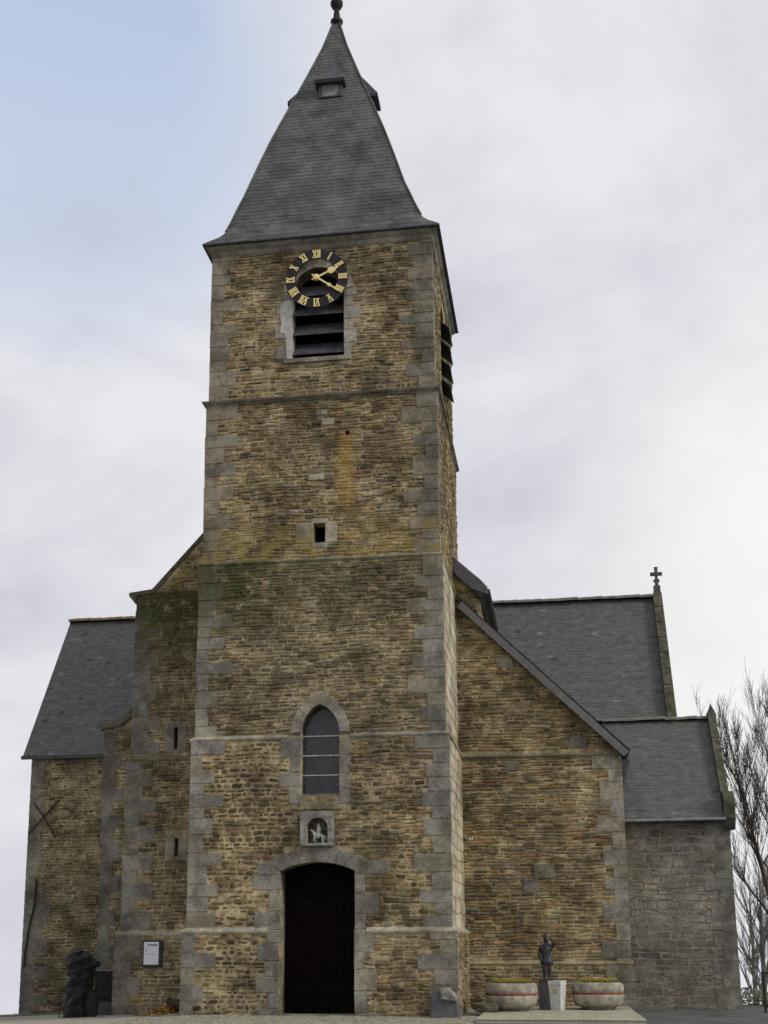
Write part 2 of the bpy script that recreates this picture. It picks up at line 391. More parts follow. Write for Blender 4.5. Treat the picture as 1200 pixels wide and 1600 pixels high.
def block(name, parent, poly, O, U, V, Nn, d0, d1, tint, ch=0.012, j=0.006, mat='dressed'):
    mb = MB(); mb.prism([(p + R.uniform(-j, j), q + R.uniform(-j, j)) for p, q in poly], O, U, V, Nn, d0, d1 + R.uniform(-.004, .006), tint, ch)
    return mk(name, mb, mat, parent)
QT = [(0.245, 0.241, 0.224), (0.262, 0.254, 0.228), (0.228, 0.225, 0.214), (0.25, 0.236, 0.20), (0.236, 0.23, 0.212)]
def qtint(f=1.0):
    c = R.choice(QT); k = R.uniform(0.92, 1.08) * f; return tuple(x * k for x in c)

church = thing('church', (0, 0, 0), 'old brown rubble-stone church with square clock tower and grey slate spire', 'church')
h = [3.40, 3.302, 3.22, 3.147, 3.09]
zs = [-1.0, 2.03, 6.82, 11.50, 16.14, 20.81]
# --- openings
DX0, DX1, DSP, DCR = -0.95, 0.92, 3.45, 3.67
def segarch(x0, x1, sp, cr, n=12):
    c = (x0 + x1) / 2; a = (x1 - x0) / 2; ri = cr - sp; r = (a * a + ri * ri) / (2 * ri); t = math.asin(a / r)
    return [(c + r * math.sin(t - 2 * t * i / n), cr - r + r * math.cos(t - 2 * t * i / n)) for i in range(n + 1)]   # right to left
def pointarch(x0, x1, sp, cr, n=8):
    c = (x0 + x1) / 2; a = (x1 - x0) / 2; ri = cr - sp; r = (a * a + ri * ri) / (2 * a); res = []
    t = math.atan2(ri, r - a) if r >= a else PI / 2
    t = math.asin(min(1, ri / r))
    for i in range(n + 1):
        q = t * i / n; res.append((x1 - r + r * math.cos(q), sp + r * math.sin(q)))
    return res + [(2 * c - p, q) for p, q in res[-2::-1]]
FW = lambda hh: (Vector((0, -hh, 0)), X, Z, -Y)
SW = lambda hh: (Vector((hh, 0, 0)), Y, Z, X)
GX0, GX1, GSL, GSP, GCR = -0.45, 0.54, 5.30, 6.92, 7.63
BX0, BX1, BSL, BSP, BCR = -0.78, 0.65, 17.25, 19.25, 19.96
TH = 0.55
tw = MB()
garch = pointarch(GX0, GX1, GSP, GCR); barch = segarch(BX0, BX1, BSP, BCR, 16)
niche = [(-0.27, 4.13), (0.26, 4.13)] + segarch(-0.27, 0.26, 4.55, 4.76, 8)
slot = [(-.16, 11.97), (.15, 11.97), (.15, 12.50), (-.16, 12.50)]
drain = [(.69, 14.94), (.80, 14.94), (.80, 15.06), (.69, 15.06)]
rect = lambda a, b, c, d: [(a, c), (b, c), (b, d), (a, d)]
# front panels
tw.panel(rect(-h[0], DX0, zs[0], zs[1]), [], *FW(h[0]), TH)
tw.panel(rect(DX1, h[0], zs[0], zs[1]), [], *FW(h[0]), TH)
a1 = [(-h[1], zs[1]), (DX0, zs[1])] + segarch(DX0, DX1, DSP, DCR)[::-1] + [(DX1, zs[1]), (h[1], zs[1]), (h[1], zs[2]), (GX1, zs[2]), (GX1, GSL), (GX0, GSL), (GX0, zs[2]), (-h[1], zs[2])]
tw.panel(a1, [niche], *FW(h[1]), TH - 0.1)
a2 = [(-h[2], zs[2]), (GX0, zs[2])] + garch[::-1] + [(GX1, zs[2]), (h[2], zs[2]), (h[2], zs[3]), (-h[2], zs[3])]
tw.panel(a2, [], *FW(h[2]), TH)
tw.panel(rect(-h[3], h[3], zs[3], zs[4]), [slot, drain], *FW(h[3]), TH)
tw.panel(rect(-h[4], h[4], zs[4], zs[5]), [[(BX0, BSL), (BX1, BSL)] + barch], *FW(h[4]), TH)
# right, left and back
sb = [(-.70, BSL), (.70, BSL)] + segarch(-.70, .70, BSP, BCR, 12)
for i in range(5):
    tw.panel(rect(-h[i] + TH, h[i], zs[i], zs[i + 1]), [sb] if i == 4 else [], *SW(h[i]), TH)
    tw.panel(rect(-h[i] + TH, h[i], zs[i], zs[i + 1]), [], Vector((-h[i], 0, 0)), Y, Z, -X, TH)
    tw.panel(rect(-h[i] + TH, h[i] - TH, zs[i], zs[i + 1]), [], Vector((0, h[i], 0)), X, Z, Y, TH)
tower = mk('tower_wall', tw, 'mortar', church)

# --- quoins of the tower
blk = {i: [] for i in range(5)}; blks = {i: [] for i in range(5)}
for i in range(5):
    hh = h[i]
    for sx in (-1, 1):
        z = max(zs[i], -0.35) + 0.0; lg = R.random() < 0.5
        while z < zs[i + 1] - 0.1:
            ht = R.uniform(0.27, 0.47)
            if zs[i + 1] - z - ht < 0.22: ht = zs[i + 1] - z
            a = R.uniform(0.55, 0.95) if lg else R.uniform(0.30, 0.55); b = R.uniform(0.3, 0.42) if lg else R.uniform(0.5, 0.75)
            if i in (1, 2) and sx > 0: b = .05
            g = 0.011; pr = 0.014 + R.uniform(0, .008)
            mb = MB(); pl = [(hh + pr, -hh - pr), (hh + pr, -hh + b), (hh - a, -hh + b), (hh - a, -hh - pr)]
            tint = qtint(0.95) if i < 3 else tuple(a_ * b_ for a_, b_ in zip(qtint(.86), (1.03, .98, .90)))
            # corner block with softened arris
            c = 0.012
            pl = [(hh + pr, -hh - pr + c), (hh + pr, -hh + b), (hh - a, -hh + b), (hh - a, -hh - pr), (hh + pr - c, -hh - pr)]
            j = lambda: R.uniform(-.009, .009)
            pts = [(sx * (p + j()), q + j()) for p, q in pl]
            mb.add([(p, q, z + g) for p, q in pts] + [(p, q, z + ht - g) for p, q in pts], [(k, (k + 1) % 5, 5 + (k + 1) % 5, 5 + k) for k in range(5)] + [(0, 1, 2, 3, 4), (5, 6, 7, 8, 9)], tint)
            mk('quoin', mb, 'dressed', tower)
            blk[i].append((hh - a + 0.02, hh, z, z + ht) if sx > 0 else (-hh, -hh + a - 0.02, z, z + ht))
            if sx > 0: blks[i].append((-hh, -hh + b - 0.02, z, z + ht))
            z += ht; lg = not lg

# --- door surround
def jambs(parent, x, side, z0, z1, hh, out, hr=(0.36, 0.52), wr=((0.24, 0.36), (0.48, 0.68)), pr=0.016, blist=None, mat='dressed', f=1.0, name='jamb_stone'):
    z = z0; lg = R.random() < .5
    while z < z1 - 0.05:
        ht = R.uniform(*hr)
        if z1 - z - ht < hr[0] * 0.7: ht = z1 - z
        wd = R.uniform(*wr[1 if lg else 0])
        a, b = (x - wd, x) if side < 0 else (x, x + wd)
        block(name, parent, rect(a, b, z + .009, z + ht - .009), *FW(hh), -out, pr, qtint(f), mat=mat)
        if blist is not None: blist.append((a + .02 if side < 0 else a, b - .02 if side > 0 else b, z, z + ht))
        z += ht; lg = not lg
jambs(tower, DX0, -1, -0.3, zs[1], h[0], 0.3, blist=blk[0]); jambs(tower, DX1, 1, -0.3, zs[1], h[0], 0.3, blist=blk[0])
jambs(tower, DX0, -1, zs[1], 3.36, h[1], 0.3, blist=blk[1]); jambs(tower, DX1, 1, zs[1], 3.36, h[1], 0.3, blist=blk[1])
def ringstones(parent, inner, outer, hh, name='voussoir', pr=0.016, dep=0.3, f=1.0, step=2, mat='dressed'):
    n = len(inner) - 1
    for i in range(0, n, step):
        k = min(n, i + step)
        pl = inner[i:k + 1] + outer[i:k + 1][::-1]
        mid = len(pl) // 2
        block(name, parent, pl, *FW(hh), -dep, pr, qtint(f), ch=0.008, j=0.0, mat=mat)
ia = segarch(DX0, DX1, DSP, DCR, 14); oa = segarch(DX0 - 0.30, DX1 + 0.30, 3.66, 4.04, 14)
ringstones(tower, ia, oa, h[1], pr=0.02)
for a, b in ((-1.52, -1.19), (1.22, 1.76)):
    block('springer_stone', tower, rect(a, b, 3.37, 3.66), *FW(h[1]), -.2, .016, qtint())
    blk[1].append((a + .02, b, 3.37, 3.66))
block('springer_stone', tower, rect(-1.18, DX0 - .002, 3.37, 3.60), *FW(h[1]), -.2, .014, qtint())
block('springer_stone', tower, rect(DX1 + .002, 1.21, 3.37, 3.60), *FW(h[1]), -.2, .014, qtint())
blk[1] += [(-1.18, 1.21, 3.37, 3.80), (-.85, .88, 3.80, 4.02)]
# door leaves
dm = MB(); dy = -2.62
dpoly = [(DX0 - .05, -.35), (DX1 + .05, -.35)] + segarch(DX0 - .05, DX1 + .05, DSP, DCR + .03)
dm.prism(dpoly, Vector((0, dy, 0)), X, Z, -Y, -.06, 0)
door = mk('door', dm, 'doorwood', church)
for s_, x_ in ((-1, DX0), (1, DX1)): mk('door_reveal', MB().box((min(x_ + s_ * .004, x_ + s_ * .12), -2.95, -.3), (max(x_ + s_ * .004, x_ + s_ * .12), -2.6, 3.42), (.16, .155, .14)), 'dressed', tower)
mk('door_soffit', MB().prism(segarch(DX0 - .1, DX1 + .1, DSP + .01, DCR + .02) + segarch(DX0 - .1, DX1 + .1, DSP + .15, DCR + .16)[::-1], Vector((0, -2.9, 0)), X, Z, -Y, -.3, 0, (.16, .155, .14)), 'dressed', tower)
npl = 10; wpl = (DX1 - DX0) / npl
for i in range(npl):
    a = DX0 + i * wpl; top = 3.42 + 0.2 * (1 - abs((i + .5) / npl * 2 - 1) ** 2)
    mk('plank', MB().prism(rect(a + .006, a + wpl - .006, 0.03, top), Vector((0, dy, 0)), X, Z, -Y, .002, .022 + R.uniform(0, .006), None, .006), 'doorwood', door)
for z in (0.6, 2.7):
    for s in (-1, 1): mk('strap_hinge', MB().box((s * .85 - (.6 if s > 0 else 0), dy - .034, z), (s * .85 + (.6 if s < 0 else 0), dy - .024, z + .07)), 'darkiron', door)
mk('door_handle', MB().tube([(.08, dy - .03, 1.05), (.08, dy - .08, 1.08), (.08, dy - .08, 1.22), (.08, dy - .03, 1.25)], .012), 'darkiron', door)
mk('threshold', MB().box((DX0 - .02, -3.46, -.3), (DX1 + .02, -2.60, .035), (0.24, 0.23, 0.2), .004), 'dressed', church)

# --- gothic window
gout = pointarch(GX0 - .25, GX1 + .25, GSP - .02, GCR + .31)
ringstones(tower, garch, gout, h[2], pr=0.088, dep=.3, step=2, f=1.15)
jambs(tower, GX0, -1, 5.10, GSP - .12, h[1], .3, (0.32, 0.46), ((0.25, 0.30), (0.36, 0.55)), pr=.014, blist=blk[1])
jambs(tower, GX1, 1, 5.10, GSP - .12, h[1], .3, (0.32, 0.46), ((0.22, 0.28), (0.30, 0.42)), pr=.014, blist=blk[1])
blk[1] += [(GX0 - .3, GX1 + .28, 4.98, 6.82)]
for k in range(9): 
    zz = 6.8 + k * .13; p = max(0.0, 1 - max(0, zz - 6.95) / 1.02); blk[2].append((.045 - .80 * p ** .6, .045 + .80 * p ** .6, zz, zz + .13))
# sloping sill
mb = MB(); mb.add([(GX0, -2.90, 5.43), (GX1, -2.90, 5.43), (GX1, -h[1] - .03, 5.14), (GX0, -h[1] - .03, 5.14), (GX0, -h[1] - .03, 5.02), (GX1, -h[1] - .03, 5.02), (GX0, -2.9, 5.02), (GX1, -2.9, 5.02)],
    [(0, 1, 2, 3), (3, 2, 5, 4), (0, 3, 4, 6), (1, 7, 5, 2), (4, 5, 7, 6), (0, 6, 7, 1)], (0.30, 0.275, 0.19)); mk('sill', mb, 'dressed', tower)
block('sill_course', tower, rect(GX0 - .22, GX1 + .1, 4.95, 5.018), *FW(h[1]), -.2, .05, (0.25, 0.225, 0.14))
gy = -2.95
gp = [(GX0 - .03, GSL), (GX1 + .03, GSL)] + pointarch(GX0 - .03, GX1 + .03, GSP, GCR + .03)
win = mk('window', MB().prism(gp, Vector((0, gy, 0)), X, Z, -Y, -.02, 0), 'glass', church)
win['label'] = 'pointed leaded window of dark glass with three pale bars'
for z in (5.86, 6.36, 6.86): mk('glazing_bar', MB().box((GX0, gy - .035, z - .012), (GX1, gy - .012, z + .012)), 'bar', win)
lm = MB(); pitch_ = 0.11
def inside(u, v):
    if v < GSP: return GX0 < u < GX1
    p = (v - GSP) / (GCR - GSP); return p < 1 and abs(u - .045) < .495 * math.sqrt(max(0, 1 - p ** 1.5))
for s in (-1, 1):
    for i in range(-30, 60):
        u = GX0 + i * pitch_; v = GSL; seg = []
        while v < GCR:
            u2_, v2_ = u + s * .055, v + .075
            if inside(u, v) and inside(u2_, v2_):
                d = Vector((u2_ - u, v2_ - v)).normalized() * .005; nx_, ny_ = -d.y, d.x
                lm.add([(u + nx_, gy - .006 - .001 * s, v + ny_), (u - nx_, gy - .006 - .001 * s, v - ny_), (u2_ - nx_, gy - .006 - .001 * s, v2_ - ny_), (u2_ + nx_, gy - .006 - .001 * s, v2_ + ny_)], [(0, 1, 2, 3)])
            u, v = u2_, v2_
mk('lead_lattice', lm, 'leadcame', win, kind='stuff')

# --- niche
nf = [(-.44, 4.06), (.42, 4.06), (.42, 4.80), (.30, 4.92), (-.32, 4.92), (-.44, 4.80)]
nm = MB(); nm.panel(nf, [niche], Vector((0, -h[1] - .07, 0)), X, Z, -Y, .07, (0.3, 0.29, 0.26))
nich = mk('niche_frame', nm, 'grey', church)
mk('niche_back', MB().prism([(-.3, 4.1), (.3, 4.1), (.3, 4.8), (-.3, 4.8)], Vector((0, -h[1] + .36, 0)), X, Z, -Y, -.03, 0), 'grey', nich)
mk('niche_sill', MB().prism(rect(-.40, .38, 4.05, 4.128), Vector((0, -h[1] - .05, 0)), X, Z, -Y, -.3, .10, None, .015), 'grey', nich)
blk[1].append((-.44, .42, 4.0, 4.93))

# --- slot window in stage 3
for a, b, c, d in ((-.64, -.165, 11.97, 12.52), (.155, .46, 11.97, 12.50), (-.24, .24, 12.505, 12.64), (-.2, .2, 11.83, 11.965)):
    block('slot_surround', tower, rect(a, b, c, d), *FW(h[3]), -.3, .016, qtint(1.2)); blk[3].append((a + .01, b - .01, c, d))
blk[3].append((-.2, .2, 11.9, 12.6)); blk[3].append((.68, .81, 14.93, 15.07))
mk('slot_window', MB().box((-.3, -2.75, 11.9), (.3, -2.70, 12.6)), 'dark', church)
mk('drain_hole', MB().box((.6, -2.85, 14.85), (.9, -2.8, 15.15)), 'dark', church)
for (u, v, ww, hh_) in ((.05, 15.25, .35, .18), (-.3, 13.7, .42, .17), (-.1, 15.55, .3, .15)):
    block('patch_stone', tower, rect(u, u + ww, v, v + hh_), *FW(h[3]), -.1, .03, (0.36, .34, .28)); blk[3].append((u, u + ww, v, v + hh_))

# --- belfry openings
bo = segarch(BX0 - .28, BX1 + .28, BSP + .05, BCR + .26, 16)
ringstones(tower, barch, bo, h[4], pr=.02, step=2, f=1.7)  # arch tint raised to make up for the clock ring's shadow
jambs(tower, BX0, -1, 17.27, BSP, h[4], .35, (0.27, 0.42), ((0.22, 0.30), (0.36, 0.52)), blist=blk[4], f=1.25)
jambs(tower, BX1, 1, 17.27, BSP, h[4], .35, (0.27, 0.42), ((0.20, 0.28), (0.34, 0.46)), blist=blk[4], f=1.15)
block('sill', tower, rect(BX0 - .24, BX1 + .2, 17.13, 17.262), *FW(h[4]), -.5, .06, (0.26, 0.25, 0.22))
blk[4] += [(BX0 - .22, BX1 + .2, 17.13, 19.2), (BX0 - .2, BX1 + .2, 19.2, 19.95), (-.5, .4, 19.95, 20.2)]
# flaking limewash on the left jamb: a thin ragged coat with its own outline
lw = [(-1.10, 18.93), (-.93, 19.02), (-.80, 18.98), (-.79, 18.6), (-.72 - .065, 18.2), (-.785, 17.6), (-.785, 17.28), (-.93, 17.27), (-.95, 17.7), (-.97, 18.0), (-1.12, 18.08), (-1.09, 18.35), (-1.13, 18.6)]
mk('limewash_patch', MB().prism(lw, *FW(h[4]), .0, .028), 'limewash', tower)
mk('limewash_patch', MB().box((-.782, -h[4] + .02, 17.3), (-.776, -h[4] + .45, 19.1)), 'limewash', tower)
bf = mk('belfry_dark_back', MB().box((BX0 - .1, -2.60, 17.0), (BX1 + .1, -2.55, 20.1)), 'dark', church)  # black sheet standing for the unlit space behind the louvres
for z in (17.62, 18.20, 18.78, 19.36):
    mb = MB(); a, b = BX0 + .01, BX1 - .01
    yo, yi, t = -h[4] + .02, -h[4] + .42, .035
    mb.add([(a, yo, z - .20), (b, yo, z - .20), (b, yi, z + .26), (a, yi, z + .26), (a, yo, z - .20 - t), (b, yo, z - .20 - t), (b, yi, z + .26 - t), (a, yi, z + .26 - t)],
           [(0, 1, 2, 3), (4, 5, 6, 7), (0, 1, 5, 4), (2, 3, 7, 6), (0, 3, 7, 4), (1, 2, 6, 5)])
    mk('louvre_board', mb, 'louvre', bf)
for y_, n_ in ((0, 1),):
    sbf = mk('belfry_dark_back', MB().box((2.55, -.8, 17.0), (2.6, .8, 20.1)), 'dark', church)
    for z in (17.50, 18.1, 18.7, 19.3):
        mb = MB(); a, b = -.62, .62; xo, xi, t = h[4] + .25, h[4] - .3, .04
        mb.add([(xo, a, z - .22), (xo, b, z - .22), (xi, b, z + .3), (xi, a, z + .3), (xo, a, z - .22 - t), (xo, b, z - .22 - t), (xi, b, z + .3 - t), (xi, a, z + .3 - t)],
               [(0, 1, 2, 3), (4, 5, 6, 7), (0, 1, 5, 4), (2, 3, 7, 6), (0, 3, 7, 4), (1, 2, 6, 5)])
        mk('louvre_board', mb, 'louvre', sbf)
blks[4] += [(-.95, .95, 17.1, 20.2)]

# --- ledges (string courses), swept round the plan
def sweep(path, prof, z, tint):
    mb = MB(); n = len(path); k = len(prof)
    mb.add([(x + dx * o, y + dy * o, z + q) for (x, y, dx, dy) in path for (o, q) in prof],
           [(i * k + a, i * k + (a + 1) % k, (i + 1) * k + (a + 1) % k, (i + 1) * k + a) for i in range(n - 1) for a in range(k)] + [tuple(range(k)), tuple((n - 1) * k + a for a in range(k))], tint)
    return mb
def ringpath(hh, gapx=None):
    c = [(hh, -hh, 1, -1), (hh, hh, 1, 1), (-hh, hh, -1, 1), (-hh, -hh, -1, -1)]
    if gapx: return [(gapx[1], -hh, 0, -1)] + c + [(gapx[0], -hh, 0, -1)]
    return [(0, -hh, 0, -1)] + c + [(0, -hh, 0, -1)]
LT = (0.30, 0.285, 0.235)
sb1 = h[0] - h[1]
mk('string_course', sweep(ringpath(h[0], (DX0 - .30, DX1 + .30)), [(-.25, -.09), (.012, -.09), (.035, -.05), (.035, -.01), (-sb1 - .02, .085), (-.25, .085)], zs[1], (0.36, 0.345, 0.29)), 'dressed', tower)
s2 = h[1] - h[2]
mk('string_course', sweep(ringpath(h[1], (GX0 - .32, GX1 + .30)), [(-.25, -.08), (.012, -.08), (.04, -.04), (.04, -.005), (-s2 - .02, .075), (-.25, .075)], zs[2], LT), 'dressed', tower)
s3 = h[2] - h[3]
mk('string_course', sweep(ringpath(h[2]), [(-.25, -.07), (.012, -.07), (.04, -.03), (.04, -.0), (-s3 - .02, .07), (-.25, .07)], zs[3], LT), 'dressed', tower)
s4 = h[3] - h[4]
mk('string_course', sweep(ringpath(h[3]), [(-.25, -.14), (.02, -.14), (.06, -.09), (.10, -.07), (.12, -.02), (-s4 - .02, .06), (-.25, .06)], zs[4], (0.20, 0.19, 0.165)), 'dressed', tower)
mk('cornice', sweep(ringpath(h[4]), [(-.3, -.30), (.02, -.30), (.05, -.24), (.05, -.16), (.12, -.10), (.16, -.03), (.16, .06), (-.3, .06)], zs[5], (0.225, 0.215, 0.19)), 'dressed', tower)

# --- rubble on tower faces
def stylef(i):
    thin = dict(ws=(0.10, 0.36), split=0.3, gap=0.024, cut=0.28, pal=OCHRE)
    chunk = dict(ws=(0.10, 0.32), split=0.1, gap=0.040, cut=0.5, pal=[((0.20, 0.145, 0.072), 4), ((0.13, 0.098, 0.056), 5), ((0.25, 0.20, 0.115), 3), ((0.085, 0.072, 0.046), 3)])
    def f(u, v): return chunk if (i < 2 and u < 0.2 + 0.5 * math.sin(v * 2)) else thin
    return f
for i in range(5):
    hr = (0.10, 0.21) if i == -1 else (0.068, 0.15)
    rubble(tower, *FW(h[i]), max(zs[i], -.25), zs[i + 1] - .08, const(-h[i] + .3), const(h[i] - .3), blk[i] + ([(DX0, DX1, -1, 3.69)] if i < 2 else []),
           OCHRE if i != 2 else DULL, hs=(0.06, 0.13) if i > 1 else (0.075, 0.155), seed=i * 3.1, style=stylef(i) if i < 2 else None, gap=.02)
    pal = PALE if i in (1, 2) else OCHRE
    rubble(tower, *SW(h[i]), max(zs[i], -.25), zs[i + 1] - .08, const(-h[i] + .2), const(h[i]), blks[i], pal if i != 3 else PALE[2:] + OCHRE[:2] + OCHRE[4:5],
           hs=(.26, .42) if i in (1, 2) else (.06, .13), ws=(.5, 1.1) if i in (1, 2) else (.10, .34), seed=20 + i, proud=.008 if i in (1, 2) else .03, gap=.012 if i in (1, 2) else .024, cut=.06 if i in (1, 2) else .3, split=0)

# --- clock: black skeleton ring, gilt numerals and hands
CC = Vector((-.08, 0, 19.54)); CR = .875; cy = -h[4] - .17
cm = MB(); n = 64
O = Vector((CC.x, cy, CC.z))
ring = lambda r: [(r * math.cos(2 * PI * k / n), r * math.sin(2 * PI * k / n)) for k in range(n)]
cm.panel(ring(CR), [ring(CR * .67)], O, X, Z, -Y, .03)
clock = mk('clock_face', cm, 'black', church); clock['label'] = 'round black clock ring with gold Roman numerals'
for k in range(n // 16):
    a = 2 * PI * k / 4 + .78
    mk('clock_bracket', MB().tube([(O.x + CR * .75 * math.cos(a), cy + .02, O.z + CR * .75 * math.sin(a)), (O.x + CR * .95 * math.cos(a), -h[4] + .02, O.z + CR * .95 * math.sin(a))], .018), 'iron', clock)
for a in (2.36, -.78):
    mk('clock_bracket', MB().tube([(O.x + CR * .7 * math.cos(a), cy + .02, O.z + CR * .7 * math.sin(a)), (O.x, cy + .02, O.z)], .016), 'black', clock)
def stroke(mb, p, q, wd, ang, d0=.004, d1=.022):
    p, q = Vector(p), Vector(q); d = (q - p).normalized(); nn = Vector((-d.y, d.x)) * wd / 2
    pl = [p + nn, q + nn, q - nn, p - nn]
    ca, sa = math.cos(ang), math.sin(ang)
    pl = [(x * ca + y * sa, -x * sa + y * ca) for x, y in pl]
    mb.prism(pl, O, X, Z, -Y, d0, d1)
GLY = {'I': .055, 'V': .12, 'X': .12}
NUM = ['XII', 'I', 'II', 'III', 'IIII', 'V', 'VI', 'VII', 'VIII', 'IX', 'X', 'XI']
for k, s in enumerate(NUM):
    mb = MB(); ang = 2 * PI * k / 12; tot = sum(GLY[c] for c in s); x = -tot / 2; r0, r1 = CR * .70, CR * .97
    sp = .80 if len(s) > 3 else 1.0
    x *= sp
    for c in s:
        wd = GLY[c] * sp; xm = x + wd / 2
        if c == 'I': stroke(mb, (xm, r0), (xm, r1), .036 * sp, ang)
        elif c == 'V':
            stroke(mb, (x + .01, r1), (xm, r0), .038, ang); stroke(mb, (x + wd - .01, r1), (xm, r0), .022, ang, .004, .020)
        else:
            stroke(mb, (x + .01, r1), (x + wd - .01, r0), .038, ang); stroke(mb, (x + wd - .01, r1), (x + .01, r0), .022, ang, .004, .020)
        x += wd
    if len(s) > 0:
        stroke(mb, (-tot * sp / 2, r1 - .006), (tot * sp / 2, r1 - .006), .016, ang, .004, .018); stroke(mb, (-tot * sp / 2, r0 + .006), (tot * sp / 2, r0 + .006), .016, ang, .004, .018)
    mk('numeral', mb, 'gold', clock)
def hand(name, deg, L, wd, spade, d):
    mb = MB(); a = math.radians(deg)
    stroke(mb, (0, -.14), (0, L), wd, a, d, d + .02)
    if spade:
        ca, sa = math.cos(a), math.sin(a)
        pl = [(-.03, L * .52), (-.10, L * .64), (-.08, L * .76), (0, L * .98), (.08, L * .76), (.10, L * .64), (.03, L * .52)]
        mb.prism([(x * ca + y * sa, -x * sa + y * ca) for x, y in pl], O, X, Z, -Y, d - .002, d + .024)
    else:
        ca, sa = math.cos(a), math.sin(a)
        pl = [(-.022, L * .5), (-.055, L * .62), (0, L * .70), (.055, L * .62), (.022, L * .5)]
        mb.prism([(x * ca + y * sa, -x * sa + y * ca) for x, y in pl], O, X, Z, -Y, d - .002, d + .024)
    mk(name, mb, 'gold', clock)
hand('hour_hand', 66, .66, .05, True, .04); hand('minute_hand', 126, .76, .042, False, .07)
mk('clock_boss', MB().prism(ring(.085)[::4], O, X, Z, -Y, .0, .11, None, .02), 'gold', clock)

# ------------------------------------------------------------------ spire
SX = -.06
PR = [(20.86, 3.31), (20.99, 3.20), (21.17, 3.00), (21.45, 2.79), (21.8, 2.66), (22.3, 2.50), (22.8, 2.33), (24, 1.99), (25, 1.69), (26, 1.36), (27, 1.02), (28, .69), (29, .37), (30.15, .07)]
def prof(z):
    for (a, ra), (b, rb) in zip(PR, PR[1:]):
        if z <= b: return ra + (rb - ra) * (z - a) / (b - a)
    return .05
sm = MB(); off = -.045
for (a, ra), (b, rb) in zip(PR, PR[1:]):
    xa, xb = SX * smst(20.9, 23, a), SX * smst(20.9, 23, b)
    ra += off; rb += off
    A = [(xa - ra, -ra, a), (xa + ra, -ra, a), (xa + ra, ra, a), (xa - ra, ra, a)]; B = [(xb - rb, -rb, b), (xb + rb, -rb, b), (xb + rb, rb, b), (xb - rb, rb, b)]
    sm.add(A + B, [(k, (k + 1) % 4, 4 + (k + 1) % 4, 4 + k) for k in range(4)])
spire = mk('spire', sm, 'roofcore', church)
mk('eaves_soffit', MB().box((-3.26, -3.26, 20.80), (3.26, 3.26, 20.855)), 'louvre', spire)
slm = MB(); z = 20.86; row = 0
ST = [(0.088, 0.091, 0.086), (0.083, 0.086, 0.083), (0.095, 0.097, 0.090), (0.089, 0.092, 0.083)]
while z < 30.0:
    ex = .085 if z < 21.3 else .14
    z2 = z + ex * 1.5
    r, r_ = prof(z), prof(min(z2, 30.1)); x0 = SX * smst(20.9, 23, z); x1 = SX * smst(20.9, 23, z2)
    for side in range(4):
        ca, sa = [(1, 0), (0, 1), (-1, 0), (0, -1)][side]
        u = -r + (.11 if row % 2 else 0) - .22
        while u < r:
            a, b = max(-r, u + .003), min(r, u + .22 - .003); u += .22
            if b - a < .02: continue
            sca = r_ / r
            at, bt = max(-r_, min(r_, a)), max(-r_, min(r_, b))
            lift = .005 + R.uniform(0, .006)
            t = R.choice(ST); f = R.uniform(.93, 1.07); tint = tuple(k * f for k in t)
            q = [(a, r + lift, z), (b, r + lift, z), (bt, r_ - .004, z2), (at, r_ - .004, z2), (a, r + lift - .014, z - .004), (b, r + lift - .014, z - .004)]
            vs = []
            for k, (uu, rr, zz) in enumerate(q):
                # side 0 faces -Y
                px, py = uu, -rr
                vs.append((px * ca - py * sa + (x1 if k in (2, 3) else x0), px * sa + py * ca, zz))
            slm.add(vs, [(0, 1, 2, 3), (4, 5, 1, 0)], tint)
    z += ex; row += 1
mk('slates', slm, 'spire_slate', spire, kind='stuff')
for sx in (-1, 1):
    for sy in (-1, 1):
        mk('hip_roll', MB().tube([(SX * smst(20.9, 23, a) + sx * (r + .012), sy * (r + .012), a + .03) for a, r in PR[3:]], .025, 6, (.08, .085, .08)), 'spire_slate', spire)
mk('eaves_edge', sweep([(0, -3.3, 0, -1), (3.3, -3.3, 1, -1), (3.3, 3.3, 1, 1), (-3.3, 3.3, -1, 1), (-3.3, -3.3, -1, -1), (0, -3.3, 0, -1)], [(-.05, -.05), (.035, -.05), (.035, .0), (-.05, .0)], 20.85, None), 'louvre', spire)
